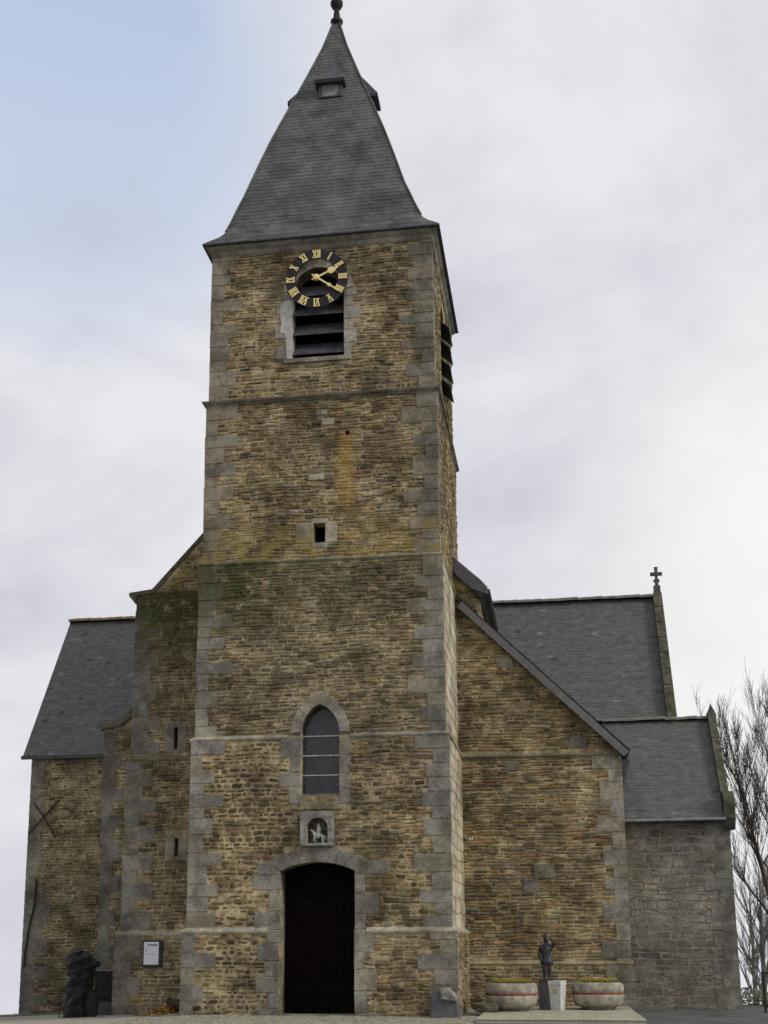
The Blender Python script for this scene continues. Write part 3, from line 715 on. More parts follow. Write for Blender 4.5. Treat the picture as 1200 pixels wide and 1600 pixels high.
# dormers (one per visible face)
def dormer(rot, z):
    """small slated lucarne; rot 0 faces -Y, 1 faces +X, 3 faces -X"""
    ca, sa = [(1, 0), (0, 1), (-1, 0), (0, -1)][rot]
    P = lambda u, d, zz: (u * ca + d * sa + SX, u * sa - d * ca, zz)
    r0 = prof(z - .55); fy = r0 + (.05 if rot < 3 else .20); w_ = .36 if rot == 0 else .30; body = MB()
    pr_ = prof(z) - .2
    body.add([P(-w_, fy, z - .55), P(w_, fy, z - .55), P(w_, fy, z), P(-w_, fy, z), P(-w_, pr_, z - .55), P(w_, pr_, z - .55), P(w_, pr_, z), P(-w_, pr_, z)],
             [(0, 1, 2, 3), (1, 5, 6, 2), (0, 3, 7, 4), (3, 2, 6, 7)], (.07, .075, .08))
    d = mk('dormer', body, 'spire_slate', spire)
    rf = MB(); e = .10; ft = fy + .16
    rf.add([P(-w_ - e, ft, z - .02), P(w_ + e, ft, z - .02), P(0, prof(z + 1.1) + .03, z + 1.1), P(-w_ - e, prof(z) - .2, z + .0), P(w_ + e, prof(z) - .2, z + .0),
            P(-w_ - e, ft, z - .13), P(w_ + e, ft, z - .13), P(-w_ - e, prof(z) - .2, z - .13), P(w_ + e, prof(z) - .2, z - .13)],
           [(0, 1, 2), (0, 2, 3), (1, 4, 2), (5, 6, 1, 0), (5, 0, 3, 7), (6, 8, 4, 1), (5, 7, 8, 6)], (.066, .070, .076))
    mk('dormer_roof', rf, 'louvre', spire)
    op = MB(); op.add([P(-.25, fy + .012, z - .52), P(.25, fy + .012, z - .52), P(.25, fy + .012, z - .14), P(-.25, fy + .012, z - .14)], [(0, 1, 2, 3)])
    mk('dormer_shutter', op, 'lead', spire)
    fr = MB()
    for a, b in ((-.30, -.25), (.25, .30)):
        fr.add([P(a, fy + .03, z - .54), P(b, fy + .03, z - .54), P(b, fy + .03, z - .12), P(a, fy + .03, z - .12)], [(0, 1, 2, 3)])
    mk('dormer_frame', fr, 'louvre', spire)
    fs_ = MB(); fs_.add([P(-w_ - e, ft + .004, z - .14), P(w_ + e, ft + .004, z - .14), P(w_ + e, ft + .004, z - .02), P(-w_ - e, ft + .004, z - .02)], [(0, 1, 2, 3)]); mk('dormer_fascia', fs_, 'black', spire)
for k in (0, 1, 3): dormer(k, 27.22 if k == 0 else 27.25)
# finial
fp = [(.075, 0), (.085, .12), (.17, .17), (.20, .24), (.20, .28), (.085, .30), (.11, .45), (.085, .62), (.06, .70), (.15, .76), (.20, .87), (.20, .97), (.13, 1.07), (.05, 1.12), (.035, 1.7), (.01, 2.4)]
mk('finial', MB().lathe(fp, (SX, 0, 29.95), 16), 'iron', spire, smooth=True)

# ------------------------------------------------------------------ roof helper
RT = [(0.105, 0.106, 0.108), (0.099, 0.100, 0.103), (0.113, 0.113, 0.113), (0.107, 0.106, 0.102)]
def slates(parent, A, B, Cc, D, w_=.2, ex=.115, lift=.010):
    """slate courses on the quad A B (eave, left to right) Cc D (ridge)"""
    A, B, Cc, D = map(Vector, (A, B, Cc, D)); nn = (B - A).cross(D - A).normalized()
    Ls = ((D - A).length + (Cc - B).length) / 2; rows = max(1, int(Ls / ex)); mb = MB()
    for i in range(rows):
        t0, t1 = i / rows, min(1, (i + 1.45) / rows)
        l0, r0 = A.lerp(D, t0), B.lerp(Cc, t0); l1, r1 = A.lerp(D, t1), B.lerp(Cc, t1)
        Lw = (r0 - l0).length; k = max(1, int(Lw / w_)); o = .5 if i % 2 else 0
        for j in range(-1, k + 1):
            a, b = max(0, (j + o) / k), min(1, (j + 1 + o) / k)
            if b - a < .1 / k: continue
            a += .01 / k; b -= .01 / k
            lf = lift * R.uniform(.5, 1.4); t = R.choice(RT); f = R.uniform(.9, 1.1)
            p = [l0.lerp(r0, a) + nn * lf, l0.lerp(r0, b) + nn * lf, l1.lerp(r1, b) + nn * .004, l1.lerp(r1, a) + nn * .004]
            if R.random() < .012: f *= R.choice((.6, 1.5))
            mb.add(p + [p[0] - nn * .014, p[1] - nn * .014], [(0, 1, 2, 3), (4, 5, 1, 0)], tuple(x * f for x in t))
    return mk('slates', mb, 'slate', parent, kind='stuff')
def slab(pts, th):
    pts = [Vector(p) for p in pts]; nn = (pts[1] - pts[0]).cross(pts[-1] - pts[0]).normalized(); n = len(pts); mb = MB()
    mb.add([p - nn * .02 for p in pts] + [p - nn * (th + .02) for p in pts], [tuple(range(n)), tuple(range(n, 2 * n))[::-1]] + [(i, (i + 1) % n, n + (i + 1) % n, n + i) for i in range(n)], (.07, .07, .075))
    return mb
def ridge(parent, a, b, mat, L=.36, r=.14):
    a, b = Vector(a) - Z * .035, Vector(b) - Z * .035; n = max(1, int((b - a).length / L)); d = (b - a) / n; dn = d.normalized()
    side = Vector((0, 1, 0)) if abs(dn.x) > .5 else Vector((1, 0, 0))
    for i in range(n):
        p, q = a + d * i + dn * .004, a + d * (i + 1) - dn * .004; e = R.uniform(-.012, .012); rr = r * R.uniform(.95, 1.08)
        q = q + dn * .03; mb = MB(); N_ = 6; vs = []
        for pt, k in ((p, 1.0), (q, 1.12)):
            for s in range(N_ + 1):
                an = PI * (.05 + .9 * s / N_); vs.append(pt + side * math.cos(an) * rr * 1.3 * k + Z * (math.sin(an) * rr * k + e - .03))
        mb.add(vs, [(s, s + 1, N_ + 2 + s, N_ + 1 + s) for s in range(N_)] + [tuple(range(N_ + 1)), tuple(range(N_ + 1, 2 * N_ + 2))]); mk('ridge_tile', mb, mat, parent)

# ------------------------------------------------------------------ nave
ny0 = .85
nw = MB()
nw.panel([(-3.9, -1), (3.9, -1), (3.9, 11.7), (0, 15.8), (-3.9, 11.7)], [], Vector((0, ny0, 0)), X, Z, -Y, .5)
nw.panel(rect(ny0 + .5, 16, -1, 11.7), [], Vector((3.9, 0, 0)), Y, Z, X, .4)
nw.panel(rect(ny0 + .5, 16, -1, 11.7), [], Vector((-3.9, 0, 0)), Y, Z, -X, .4)
nave = mk('nave_wall', nw, 'mortar', church)
rubble(nave, Vector((0, ny0, 0)), X, Z, -Y, 9.8, 11.6, const(3.0), const(3.86), [], DULL, seed=31)
rubble(nave, Vector((3.9, 0, 0)), Y, Z, X, 10.6, 11.6, const(ny0 + .2), const(5.5), [], PALE + OCHRE, seed=32)
nr = MB()
for s in (-1, 1):
    pts = [(s * 4.12, ny0 - .12, 11.50), (s * 4.12, 16, 11.50), (0, 16, 15.95), (0, ny0 - .12, 15.95)]
    if s > 0: pts = pts
    else: pts = pts[::-1]
    m_ = slab(pts, .22); nr.add(m_.v, m_.f)
naver = mk('nave_roof', nr, 'louvre', church)
slates(naver, (4.12, ny0 - .12, 11.52), (4.12, 12, 11.52), (0, 12, 15.97), (0, ny0 - .12, 15.97))
mk('nave_gutter', MB().tube([(4.17, ny0 - .1, 11.5), (4.17, 5.5, 11.5)], .07, 8), 'louvre', naver)
mk('kneeler', MB().prism([(3.3, 11.95), (3.72, 11.55), (4.16, 11.40), (4.16, 11.62), (3.95, 11.86), (3.35, 12.42), (2.9, 12.9), (2.9, 12.5)], Vector((0, ny0, 0)), X, Z, -Y, -.25, .16, None, .02), 'pedside', nave)

# ------------------------------------------------------------------ south aisle (right of the tower)
ay = .8
aw = MB(); aw.panel([(3.0, -1), (7.66, -1), (7.66, 6.95), (3.0, 11.55)], [], Vector((0, ay, 0)), X, Z, -Y, .5)
aw.panel(rect(ay + .5, 4.2, -1, 6.95), [], Vector((7.66, 0, 0)), Y, Z, X, .4)
aisle = mk('aisle_wall', aw, 'mortar', church)
AF = (Vector((0, ay, 0)), X, Z, -Y)
ab = []
z = -.3; lg = True
while z < 6.6:
    ht = R.uniform(.3, .5)
    if 6.72 - z - ht < .25: ht = 6.72 - z
    a = R.uniform(.5, .8) if lg else R.uniform(.28, .4)
    x1 = 7.66
    mb = MB(); mb.box((x1 - a, ay - .016 - R.uniform(0, .006), z + .011), (x1 + .014, ay + .4, z + ht - .011), qtint(1.02), .005); mk('quoin', mb, 'dressed', aisle)
    ab.append((x1 - a + .02, x1, z, z + ht)); z += ht; lg = not lg
for (a, b, c, d) in ((5.2, 5.75, 3.4, 3.8), (4.9, 5.3, 3.05, 3.4), (6.9, 7.3, 4.6, 4.95), (7.0, 7.3, 5.3, 5.55), (4.4, 4.8, 9.3, 9.5), (6.3, 6.75, 6.95, 7.25), (4.5, 4.9, 6.35, 6.58)):
    block('patch_stone', aisle, rect(a, b, c, d), *AF, -.1, .02, qtint(.86)); ab.append((a, b, c, d))
AOC = [((0.285, 0.20, 0.094), 4), ((0.215, 0.152, 0.076), 5), ((0.13, 0.10, 0.06), 5), ((0.32, 0.26, 0.155), 3), ((0.22, 0.145, 0.08), 1), ((0.21, 0.188, 0.135), 4)]
ab2 = ab + [(3.2, 8, 6.70, 6.86)]
rubble(aisle, *AF, 1.25, 11.2, const(3.25), lambda v: min(7.64, 3.0 + (11.45 - v) / .987), ab2, AOC, hs=(.055, .12), ws=(.12, .46), seed=40)
rubble(aisle, Vector((0, ay - .09, 0)), X, Z, -Y, -.2, 1.14, const(3.4), const(7.1), [], DULL, seed=41)
mk('plinth_course', MB().box((3.3, ay - .09, -1), (7.72, ay + .1, 1.17)), 'mortar', aisle)
for a in (7.0,):
    for zz in (-.15, .28, .72): mk('quoin', MB().box((a + R.uniform(-.1, .1), ay - .11, zz), (7.735, ay + .2, zz + .42), qtint(.95), .004), 'dressed', aisle)
mk('plinth_ledge', sweep([(3.3, ay - .09, 0, -1), (7.72, ay - .09, 0, -1)], [(-.1, -.06), (.02, -.06), (.035, -.02), (-.10, .07)], 1.20, (.25, .215, .15)), 'dressed', aisle)
mk('string_course', sweep([(3.25, ay, 0, -1), (7.68, ay, 0, -1)], [(-.1, -.09), (.02, -.09), (.06, -.04), (.06, .0), (-.1, .08)], 6.78, (.21, .2, .165)), 'dressed', aisle)
arp = [(7.90, ay - .16, 6.82), (7.90, 4.4, 6.82), (3.3, 4.4, 11.36), (3.3, ay - .16, 11.36)]
ar = slab(arp, .06); aroof = mk('aisle_roof', ar, 'roofcore', church)
slates(aroof, *arp, lift=.014)
# verge board: band of slates seen on edge
vb = MB(); vb.prism([(3.45, 11.21), (3.45, 10.98), (7.74, 6.74), (7.90, 6.79)], Vector((0, ay - .16, 0)), X, Z, -Y, -.05, .012); mk('verge_board', vb, 'louvre', aroof)
for i in range(30):
    t0, t1 = i / 30, (i + 1.15) / 30; p = Vector((3.42, 11.18)).lerp(Vector((7.87, 6.78)), t0); q = Vector((3.42, 11.18)).lerp(Vector((7.87, 6.78)), min(1, t1)); nn = Vector((-.71, -.70)) * .19
    t = R.choice(RT)
    mk('verge_slate', MB().prism([tuple(p), tuple(q), tuple(q + nn), tuple(p + nn)], Vector((0, ay - .175, 0)), X, Z, -Y, .0, .012 + .010 * (i % 2), tuple(k * 1.35 for k in t)), 'slate', aroof)
mk('eaves_bracket', MB().prism([(7.66, 6.6), (7.9, 6.6), (7.70, 5.95), (7.66, 5.95)], Vector((0, ay + .1, 0)), X, Z, -Y, -.1, .0), 'louvre', aroof)

# ------------------------------------------------------------------ transept (ridge north-south behind nave), both arms
def transept(x0, x1, name_wall, gable_x, sgn):
    tw_ = MB(); lo, hi = sorted((x0, x1))
    tw_.panel(rect(lo, hi, -1.6, 7.75), [], Vector((0, 4.0, 0)), X, Z, -Y, .4)
    tw_.panel([(4.4, -1.6), (10, -1.6), (10, 7.75), (7, 12.55), (4.4, 8.39)], [], Vector((gable_x, 0, 0)), Y, Z, X * sgn, .4)
    return mk(name_wall, tw_, 'mortar', church)
# north arm (left)
ntw = transept(-10.62, -3.5, 'north_transept_wall', -10.62, -1)
NF = (Vector((0, 4.0, 0)), X, Z, -Y)
nb = []; z = -.8
while z < 7.6:
    ht = R.uniform(.32, .5); a = R.choice((R.uniform(.35, .5), R.uniform(.6, .95)))
    if z + ht > 7.7: ht = 7.72 - z
    mb = MB(); mb.box((-10.635, 4.0 - .018, z + .011), (-10.62 + a, 4.4, z + ht - .011), qtint(.8), .005); mk('quoin', mb, 'dressed', ntw)
    nb.append((-11, -10.62 + a - .02, z, z + ht)); z += ht
rubble(ntw, *NF, -.6, 7.65, const(-10.6), const(-7.2), nb, DULL, hs=(.055, .12), ws=(.10, .34), seed=51)
nrp = [(-10.86, 3.80, 7.55), (-3.5, 3.80, 7.55), (-3.5, 7.0, 12.72), (-10.72, 7.0, 12.72)]
ntr = slab(nrp, .08); m_ = slab([(-3.5, 10.2, 7.55), (-10.86, 10.2, 7.55), (-10.72, 7.0, 12.72), (-3.5, 7.0, 12.72)], .08); ntr.add(m_.v, m_.f)
ntr = mk('north_transept_roof', ntr, 'roofcore', church)
slates(ntr, *nrp); slates(ntr, (-3.5, 10.2, 7.55), (-10.86, 10.2, 7.55), (-10.72, 7.0, 12.72), (-3.5, 7.0, 12.72), w_=.3, ex=.2)
ridge(ntr, (-10.75, 7, 12.74), (-6.2, 7, 12.74), 'ridge')
mk('eaves_board', MB().box((-10.9, 3.74, 7.44), (-6.5, 3.84, 7.55)), 'louvre', ntr)
# wall irons
mk('wall_anchor', MB().tube([(-10.45, 3.93, 6.05), (-10.11, 3.92, 5.62), (-9.69, 3.93, 4.98)], .024, 6).tube([(-9.63, 3.93, 6.16), (-10.11, 3.91, 5.62), (-10.60, 3.93, 5.12)], .024, 6), 'iron', ntw)['label'] = 'crossed iron wall anchor'
mk('wall_anchor', MB().tube([(-10.30, 3.93, 3.70), (-10.24, 3.91, 3.55), (-10.27, 3.92, 2.9), (-10.40, 3.92, 2.3), (-10.50, 3.93, 1.5), (-10.52, 3.93, 1.05)], .03, 6), 'iron', ntw)['label'] = 'long bent iron wall strap'
# south arm (right)
stw = transept(3.5, 9.37, 'south_transept_wall', 9.37, 1)
srp = [(3.5, 3.80, 7.55), (9.22, 3.80, 7.55), (9.22, 7.0, 12.72), (3.5, 7.0, 12.72)]
m0 = slab(srp, .08); m_ = slab([(9.22, 10.2, 7.55), (3.5, 10.2, 7.55), (3.5, 7.0, 12.72), (9.22, 7.0, 12.72)], .08); m0.add(m_.v, m_.f)
strf = mk('south_transept_roof', m0, 'roofcore', church)
slates(strf, *srp); ridge(strf, (3.6, 7, 12.74), (9.17, 7, 12.74), 'ridgegrey', .38)
def coping(parent, x0, x1, a, b, n, mat='mossystone', hgt=.16):
    a, b = Vector(a), Vector(b)
    for i in range(n):
        p, q = a.lerp(b, i / n), a.lerp(b, (i + 1) / n - .004); nn = Vector((-(q - p).y, (q - p).x)).normalized()
        if nn.y < 0: nn = -nn
        pl = [p - nn * .25, q - nn * .25, q + nn * (hgt + R.uniform(-.01, .012)), p + nn * (hgt + R.uniform(-.01, .012))]
        mk('coping_stone', MB().prism([tuple(k) for k in pl], Vector((x0, 0, 0)), Y, Z, X, 0, x1 - x0, None, .012), mat, parent)
coping(strf, 9.22, 9.50, (3.75, 7.55), (6.98, 12.78), 9); coping(strf, 9.22, 9.50, (10.25, 7.55), (7.02, 12.78), 7)
cx_ = MB(); cz = 12.75
cx_.prism([(-.11, cz), (.11, cz), (.11, cz + .34), (.06, cz + .36), (.05, cz + .48), (.10, cz + .50), (.10, cz + .54), (.045, cz + .57), (.045, cz + .70), (.19, cz + .70), (.19, cz + .80), (.045, cz + .80), (.06, cz + .98), (-.06, cz + .98), (-.045, cz + .80), (-.19, cz + .80), (-.19, cz + .70), (-.045, cz + .70), (-.045, cz + .57), (-.10, cz + .54), (-.10, cz + .50), (-.05, cz + .48), (-.06, cz + .36), (-.11, cz + .34)], Vector((9.37, 7.0, 0)), X, Z, -Y, -.06, .06)
mk('gable_cross', cx_, 'pedside', strf)

# ------------------------------------------------------------------ chapel in the angle (right)
cw = MB(); cyf = 1.7
cw.panel(rect(7.0, 10.5, -1, 5.05), [], Vector((0, cyf, 0)), X, Z, -Y, .4)
cw.panel([(cyf + .4, -1), (6.3, -1), (6.3, 5.05), (4, 8.15), (cyf + .4, 5.59)], [], Vector((10.5, 0, 0)), Y, Z, X, .4)
chap = mk('chapel_wall', cw, 'greymortar', church)
cb = []; z = -.3; lg = False
while z < 4.9:
    ht = R.uniform(.3, .46); a = R.uniform(.55, .8) if lg else R.uniform(.3, .42)
    if 5.0 - z - ht < .2: ht = 5.0 - z
    mk('quoin', MB().box((10.5 - a, cyf - .014, z + .004), (10.515, cyf + .4, z + ht - .004), qtint(.88), .004), 'dressed', chap)
    cb.append((10.5 - a + .01, 10.5, z, z + ht)); z += ht; lg = not lg
CF = (Vector((0, cyf, 0)), X, Z, -Y)
rubble(chap, *CF, -.3, 5.0, const(7.3), const(10.48), cb, GREY, hs=(.12, .24), ws=(.2, .6), gap=.010, proud=.007, cut=.08, seed=60, split=.1)
mk('plinth_ledge', MB().box((7.0, cyf - .05, -.5), (10.55, cyf + .1, .06), (.2, .195, .17)), 'dressed', chap)
crp = [(7.0, 1.45, 4.98), (10.36, 1.45, 4.98), (10.36, 4, 8.18), (7.0, 4, 8.18)]
m0 = slab(crp, .08); m_ = slab([(10.36, 6.55, 4.98), (7, 6.55, 4.98), (7, 4, 8.18), (10.36, 4, 8.18)], .08); m0.add(m_.v, m_.f)
croof = mk('chapel_roof', m0, 'roofcore', church)
slates(croof, *crp, w_=.19, ex=.1); ridge(croof, (7.0, 4, 8.2), (10.34, 4, 8.2), 'ridgegrey', .3, .12)
coping(croof, 10.36, 10.58, (1.55, 5.15), (3.98, 8.30), 7, hgt=.14); coping(croof, 10.36, 10.58, (6.45, 5.15), (4.02, 8.30), 6, hgt=.14)
mk('gable_apex_stone', MB().add([(10.34, 3.85, 8.25), (10.62, 3.85, 8.25), (10.62, 4.15, 8.25), (10.34, 4.15, 8.25), (10.48, 4, 8.62)], [(0, 1, 4), (1, 2, 4), (2, 3, 4), (3, 0, 4)]), 'mossystone', croof)
mk('kneeler', MB().prism([(1.40, 5.02), (1.62, 4.72), (1.9, 4.72), (1.9, 5.75), (1.52, 5.75), (1.40, 5.6)], Vector((10.36, 0, 0)), Y, Z, X, 0, .30, None, .015), 'mossystone', croof)
mk('gutter', MB().tube([(7.68, 1.40, 4.97), (10.40, 1.40, 4.99)], .04, 8), 'zinc', croof)

# ------------------------------------------------------------------ stair turret (left of the tower)
ty = -.6
TF = (Vector((0, ty, 0)), X, Z, -Y); TF2 = (Vector((0, ty - .08, 0)), X, Z, -Y); TF3 = (Vector((0, ty - .16, 0)), X, Z, -Y)
tu = MB(); slitA = rect(-4.57, -4.47, 6.99, 7.60); slitB = rect(-4.46, -4.35, 4.02, 4.52)
tu.panel([(-5.80, 6.75), (-3.1, 6.75), (-3.1, 13.95), (-5.30, 11.52), (-5.80, 11.46)], [slitA], *TF, .5)
tu.panel(rect(-5.90, -3.1, 2.0, 6.75), [slitB], *TF2, .5)
tu.panel(rect(-6.03, -3.1, -1, 2.0), [], *TF3, .5)
for x, a, b in ((-5.80, 6.75, 11.46), (-5.90, 2.0, 6.75), (-6.03, -1, 2.0)): tu.panel(rect(ty + .3, 4.0, a, b), [], Vector((x, 0, 0)), Y, Z, -X, .4)
turret = mk('turret_wall', tu, 'mortar', church)
for a in ((-4.8, ty + .35, 6.9), (-4.7, ty + .3, 3.9)): mk('slit_window', MB().box(a, (a[0] + .6, a[1] + .04, a[2] + .9)), 'dark', turret)
tb = {0: [], 1: [], 2: []}
for k, (x, a, b, F) in enumerate(((-5.80, 6.86, 11.0, TF), (-5.90, 2.08, 6.68, TF2), (-6.03, -.4, 1.92, TF3))):
    z = a; lg = True
    while z < b - .05:
        ht = R.uniform(.32, .52); wd = R.uniform(.65, .95) if lg else R.uniform(.38, .5)
        if b - z - ht < .25: ht = b - z
        mk('quoin', MB().box((x - .014, F[0].y - .016, z + .011), (x + wd, F[0].y + .35, z + ht - .011), qtint(.88), .005), 'dressed', turret)
        tb[k].append((x - 1, x + wd - .02, z, z + ht)); z += ht; lg = not lg
for F, (x0, x1, z0, z1), k in ((TF, (-4.57, -4.47, 6.99, 7.60), 0), (TF2, (-4.46, -4.35, 4.02, 4.52), 1)):
    block('slit_surround', turret, rect(x0 - .26, x0, z0 - .1, z1 + .12), *F, -.3, .016, qtint(1.0)); block('slit_surround', turret, rect(x1, x1 + .24, z0 - .1, z1 + .12), *F, -.3, .016, qtint(1.0))
    tb[k].append((x0 - .25, x1 + .23, z0 - .1, z1 + .12))
rubble(turret, *TF, 6.86, 13.8, lambda v: max(-5.78, -5.30 + (v - 11.40) / 1.105 if v > 11.4 else -9), const(-3.2), tb[0], DULL, hs=(.06, .13), seed=71)
rubble(turret, *TF2, 2.08, 6.66, const(-5.88), const(-3.2), tb[1], DULL, hs=(.06, .13), seed=72)
rubble(turret, *TF3, -.3, 1.9, const(-6.0), const(-3.35), tb[2], DULL, hs=(.07, .14), seed=73)
mk('string_course', sweep([(-5.90, 3.9, -1, 0), (-5.90, ty - .08, -1, -1), (-3.2, ty - .08, 0, -1)], [(-.12, -.10), (.01, -.10), (.03, -.06), (.03, -.02), (-.12, .10)], 6.74, (.17, .165, .11)), 'dressed', turret)
mk('string_course', sweep([(-6.03, 3.9, -1, 0), (-6.03, ty - .16, -1, -1), (-3.3, ty - .16, 0, -1)], [(-.16, -.09), (.012, -.09), (.035, -.05), (.035, -.01), (-.16, .085)], 2.0, (.36, .345, .29)), 'dressed', turret)
# coping of the sloping top and the corbelled corner
mk('turret_coping', MB().prism([(-3.1, 13.93), (-3.1, 14.08), (-5.34, 11.62), (-6.02, 11.54), (-6.02, 11.44), (-5.82, 11.20), (-5.78, 11.44), (-5.30, 11.50)], Vector((0, ty + .2, 0)), X, Z, -Y, -.5, .24), 'mossystone', turret)
# lean-to roof of the turret and buttress on its flank
trr = slab([(-5.85, ty + .5, 11.40), (-5.85, 3.95, 11.40), (-3.1, 3.95, 13.9), (-3.1, ty + .5, 13.9)][::-1], .08); mk('turret_roof', trr, 'roofcore', church)
by = -.05
bm_ = MB(); bm_.panel([(-6.72, -1), (-5.7, -1), (-5.7, 8.28), (-6.28, 7.90), (-6.80, 7.72)], [], Vector((0, by, 0)), X, Z, -Y, .9)
butt = mk('buttress', bm_, 'mortar', church)
mk('buttress_weathering', MB().prism([(-6.96, 7.80), (-6.90, 7.66), (-6.32, 7.76), (-5.78, 8.16), (-5.78, 8.40), (-6.36, 7.98)], Vector((0, by, 0)), X, Z, -Y, -.95, .07, None, .02), 'mossystone', butt)
bb = []; z = -.4; lg = True
while z < 7.5:
    ht = R.uniform(.34, .56); wd = R.uniform(.45, .62) if lg else R.uniform(.28, .38)
    if 7.62 - z - ht < .25: ht = 7.62 - z
    mk('quoin', MB().box((-6.77 - .03 * (z > 4), by - .016, z + .011), (-6.77 + wd, by + .5, z + ht - .011), qtint(.68), .006), 'dressed', butt)
    bb.append((-7, -6.77 + wd - .02, z, z + ht)); z += ht; lg = not lg
rubble(butt, Vector((0, by, 0)), X, Z, -Y, -.3, 7.7, const(-6.7), const(-5.75), bb, DULL, seed=81)

# ------------------------------------------------------------------ turn laid stones into geometry
STONES.sort(key=lambda s: -s[0])
walls = {}
for k, (a, par, args) in enumerate(STONES):
    if k < 300:
        mb = MB(); mb.prism(*args); mk('stone', mb, 'stone', par)
    else: walls.setdefault(par.name, (par, MB()))[1].prism(*args)
for par, mb in walls.values(): mk('rubble_stones', mb, 'stone', par, kind='stuff')

# ------------------------------------------------------------------ paving details
cob = MB(); yv = -7.4; r_ = 0
while yv < -3.45:
    xv = -4.2 + (.06 if r_ % 2 else 0)
    while xv < 3.85:
        wd = R.uniform(.09, .16); t = R.uniform(.75, 1.2); c = R.choice(((.30, .29, .22), (.25, .24, .20), (.33, .31, .22)))
        z0 = zg(xv, yv); hh_ = .016 + R.uniform(0, .012)
        if yv < -3.5 or abs(xv) > 3.4:
            cob.add([(xv + .008, yv + .008, z0 - .01), (xv + wd - .008, yv + .008, z0 - .01), (xv + wd - .008, yv + .10, z0 - .01), (xv + .008, yv + .10, z0 - .01),
                     (xv + .02, yv + .02, z0 + hh_), (xv + wd - .02, yv + .02, z0 + hh_), (xv + wd - .02, yv + .088, z0 + hh_), (xv + .02, yv + .088, z0 + hh_)],
                    [(4, 5, 6, 7), (0, 1, 5, 4), (1, 2, 6, 5), (2, 3, 7, 6), (3, 0, 4, 7)], tuple(k * t for k in c))
        xv += wd
    yv += .108; r_ += 1
mk('cobbles', cob, 'cobble', fore, kind='stuff')
wd_ = MB(); lt_ = MB()
def tuft(x, y, z, n, hmax, mb=wd_):
    for _ in range(n):
        a = R.uniform(0, 2 * PI); L = R.uniform(.3, 1) * hmax; d = Vector((math.cos(a) * .5, math.sin(a) * .5, 1)).normalized() * L; s_ = Vector((-math.sin(a), math.cos(a), 0)) * .008
        p = Vector((x + R.uniform(-.05, .05), y + R.uniform(-.04, .04), z)); mb.add([p - s_, p + s_, p + d], [(0, 1, 2)])
for (xa, xb, y) in ((-3.5, -.95, -3.45), (.95, 2.7, -3.45), (-6.1, -4.6, -.80), (-10.7, -7.3, 3.95), (8.0, 10.6, 1.60)):
    x = xa
    while x < xb:
        if R.random() < .55: tuft(x, y - R.uniform(0, .05), zg(x, y), R.randint(5, 14), R.uniform(.05, .16))
        x += R.uniform(.05, .3)
mk('weeds', wd_, 'leaf', fore, kind='stuff')
for _ in range(260):
    x, y = R.uniform(-9, 3.8), R.uniform(-6.5, -3.5) if R.random() < .7 else R.uniform(-3.6, -.9)
    if y > -3.5 and x > -3.5: continue
    a = R.uniform(0, 6.28); t_ = Vector((math.cos(a), math.sin(a), .1)) * R.uniform(.02, .045); s_ = Vector((-math.sin(a), math.cos(a), .2)) * .02; c_ = Vector((x, y, zg(x, y) + .034))
    lt_.add([c_ - t_, c_ + s_, c_ + t_, c_ - s_], [(0, 1, 2, 3)], R.choice(((.25, .16, .05), (.14, .09, .04), (.36, .28, .08))))
mk('leaf_litter', lt_, 'dead', fore, kind='stuff')
# raised slab terrace by the aisle
tr_ = MB(); SLZ = .09
terr = mk('terrace', MB().add([(3.97, -5.75, -.4), (7.62, -5.75, -.4), (7.50, .75, -.4), (3.97, .75, -.4), (3.97, -5.75, SLZ - .02), (7.62, -5.75, SLZ - .02), (7.50, .75, SLZ - .02), (3.97, .75, SLZ - .02)], [(0, 1, 5, 4), (1, 2, 6, 5), (2, 3, 7, 6), (3, 0, 4, 7), (4, 5, 6, 7)]), 'slab'); terr['kind'] = 'structure'
ys_ = span(-5.77, .72, 7)
for j in range(6):
    xs_ = [3.96, 5.1 + .3 * (j % 2), 6.3 + .3 * (j % 2), 7.63 - .02 * j]
    for i in range(3):
        mk('paving_slab', MB().box((xs_[i] + .006, ys_[j] + .006, SLZ - .018), (xs_[i + 1] - .006, ys_[j + 1] - .006, SLZ + R.uniform(-.004, .004))), 'slab', terr)
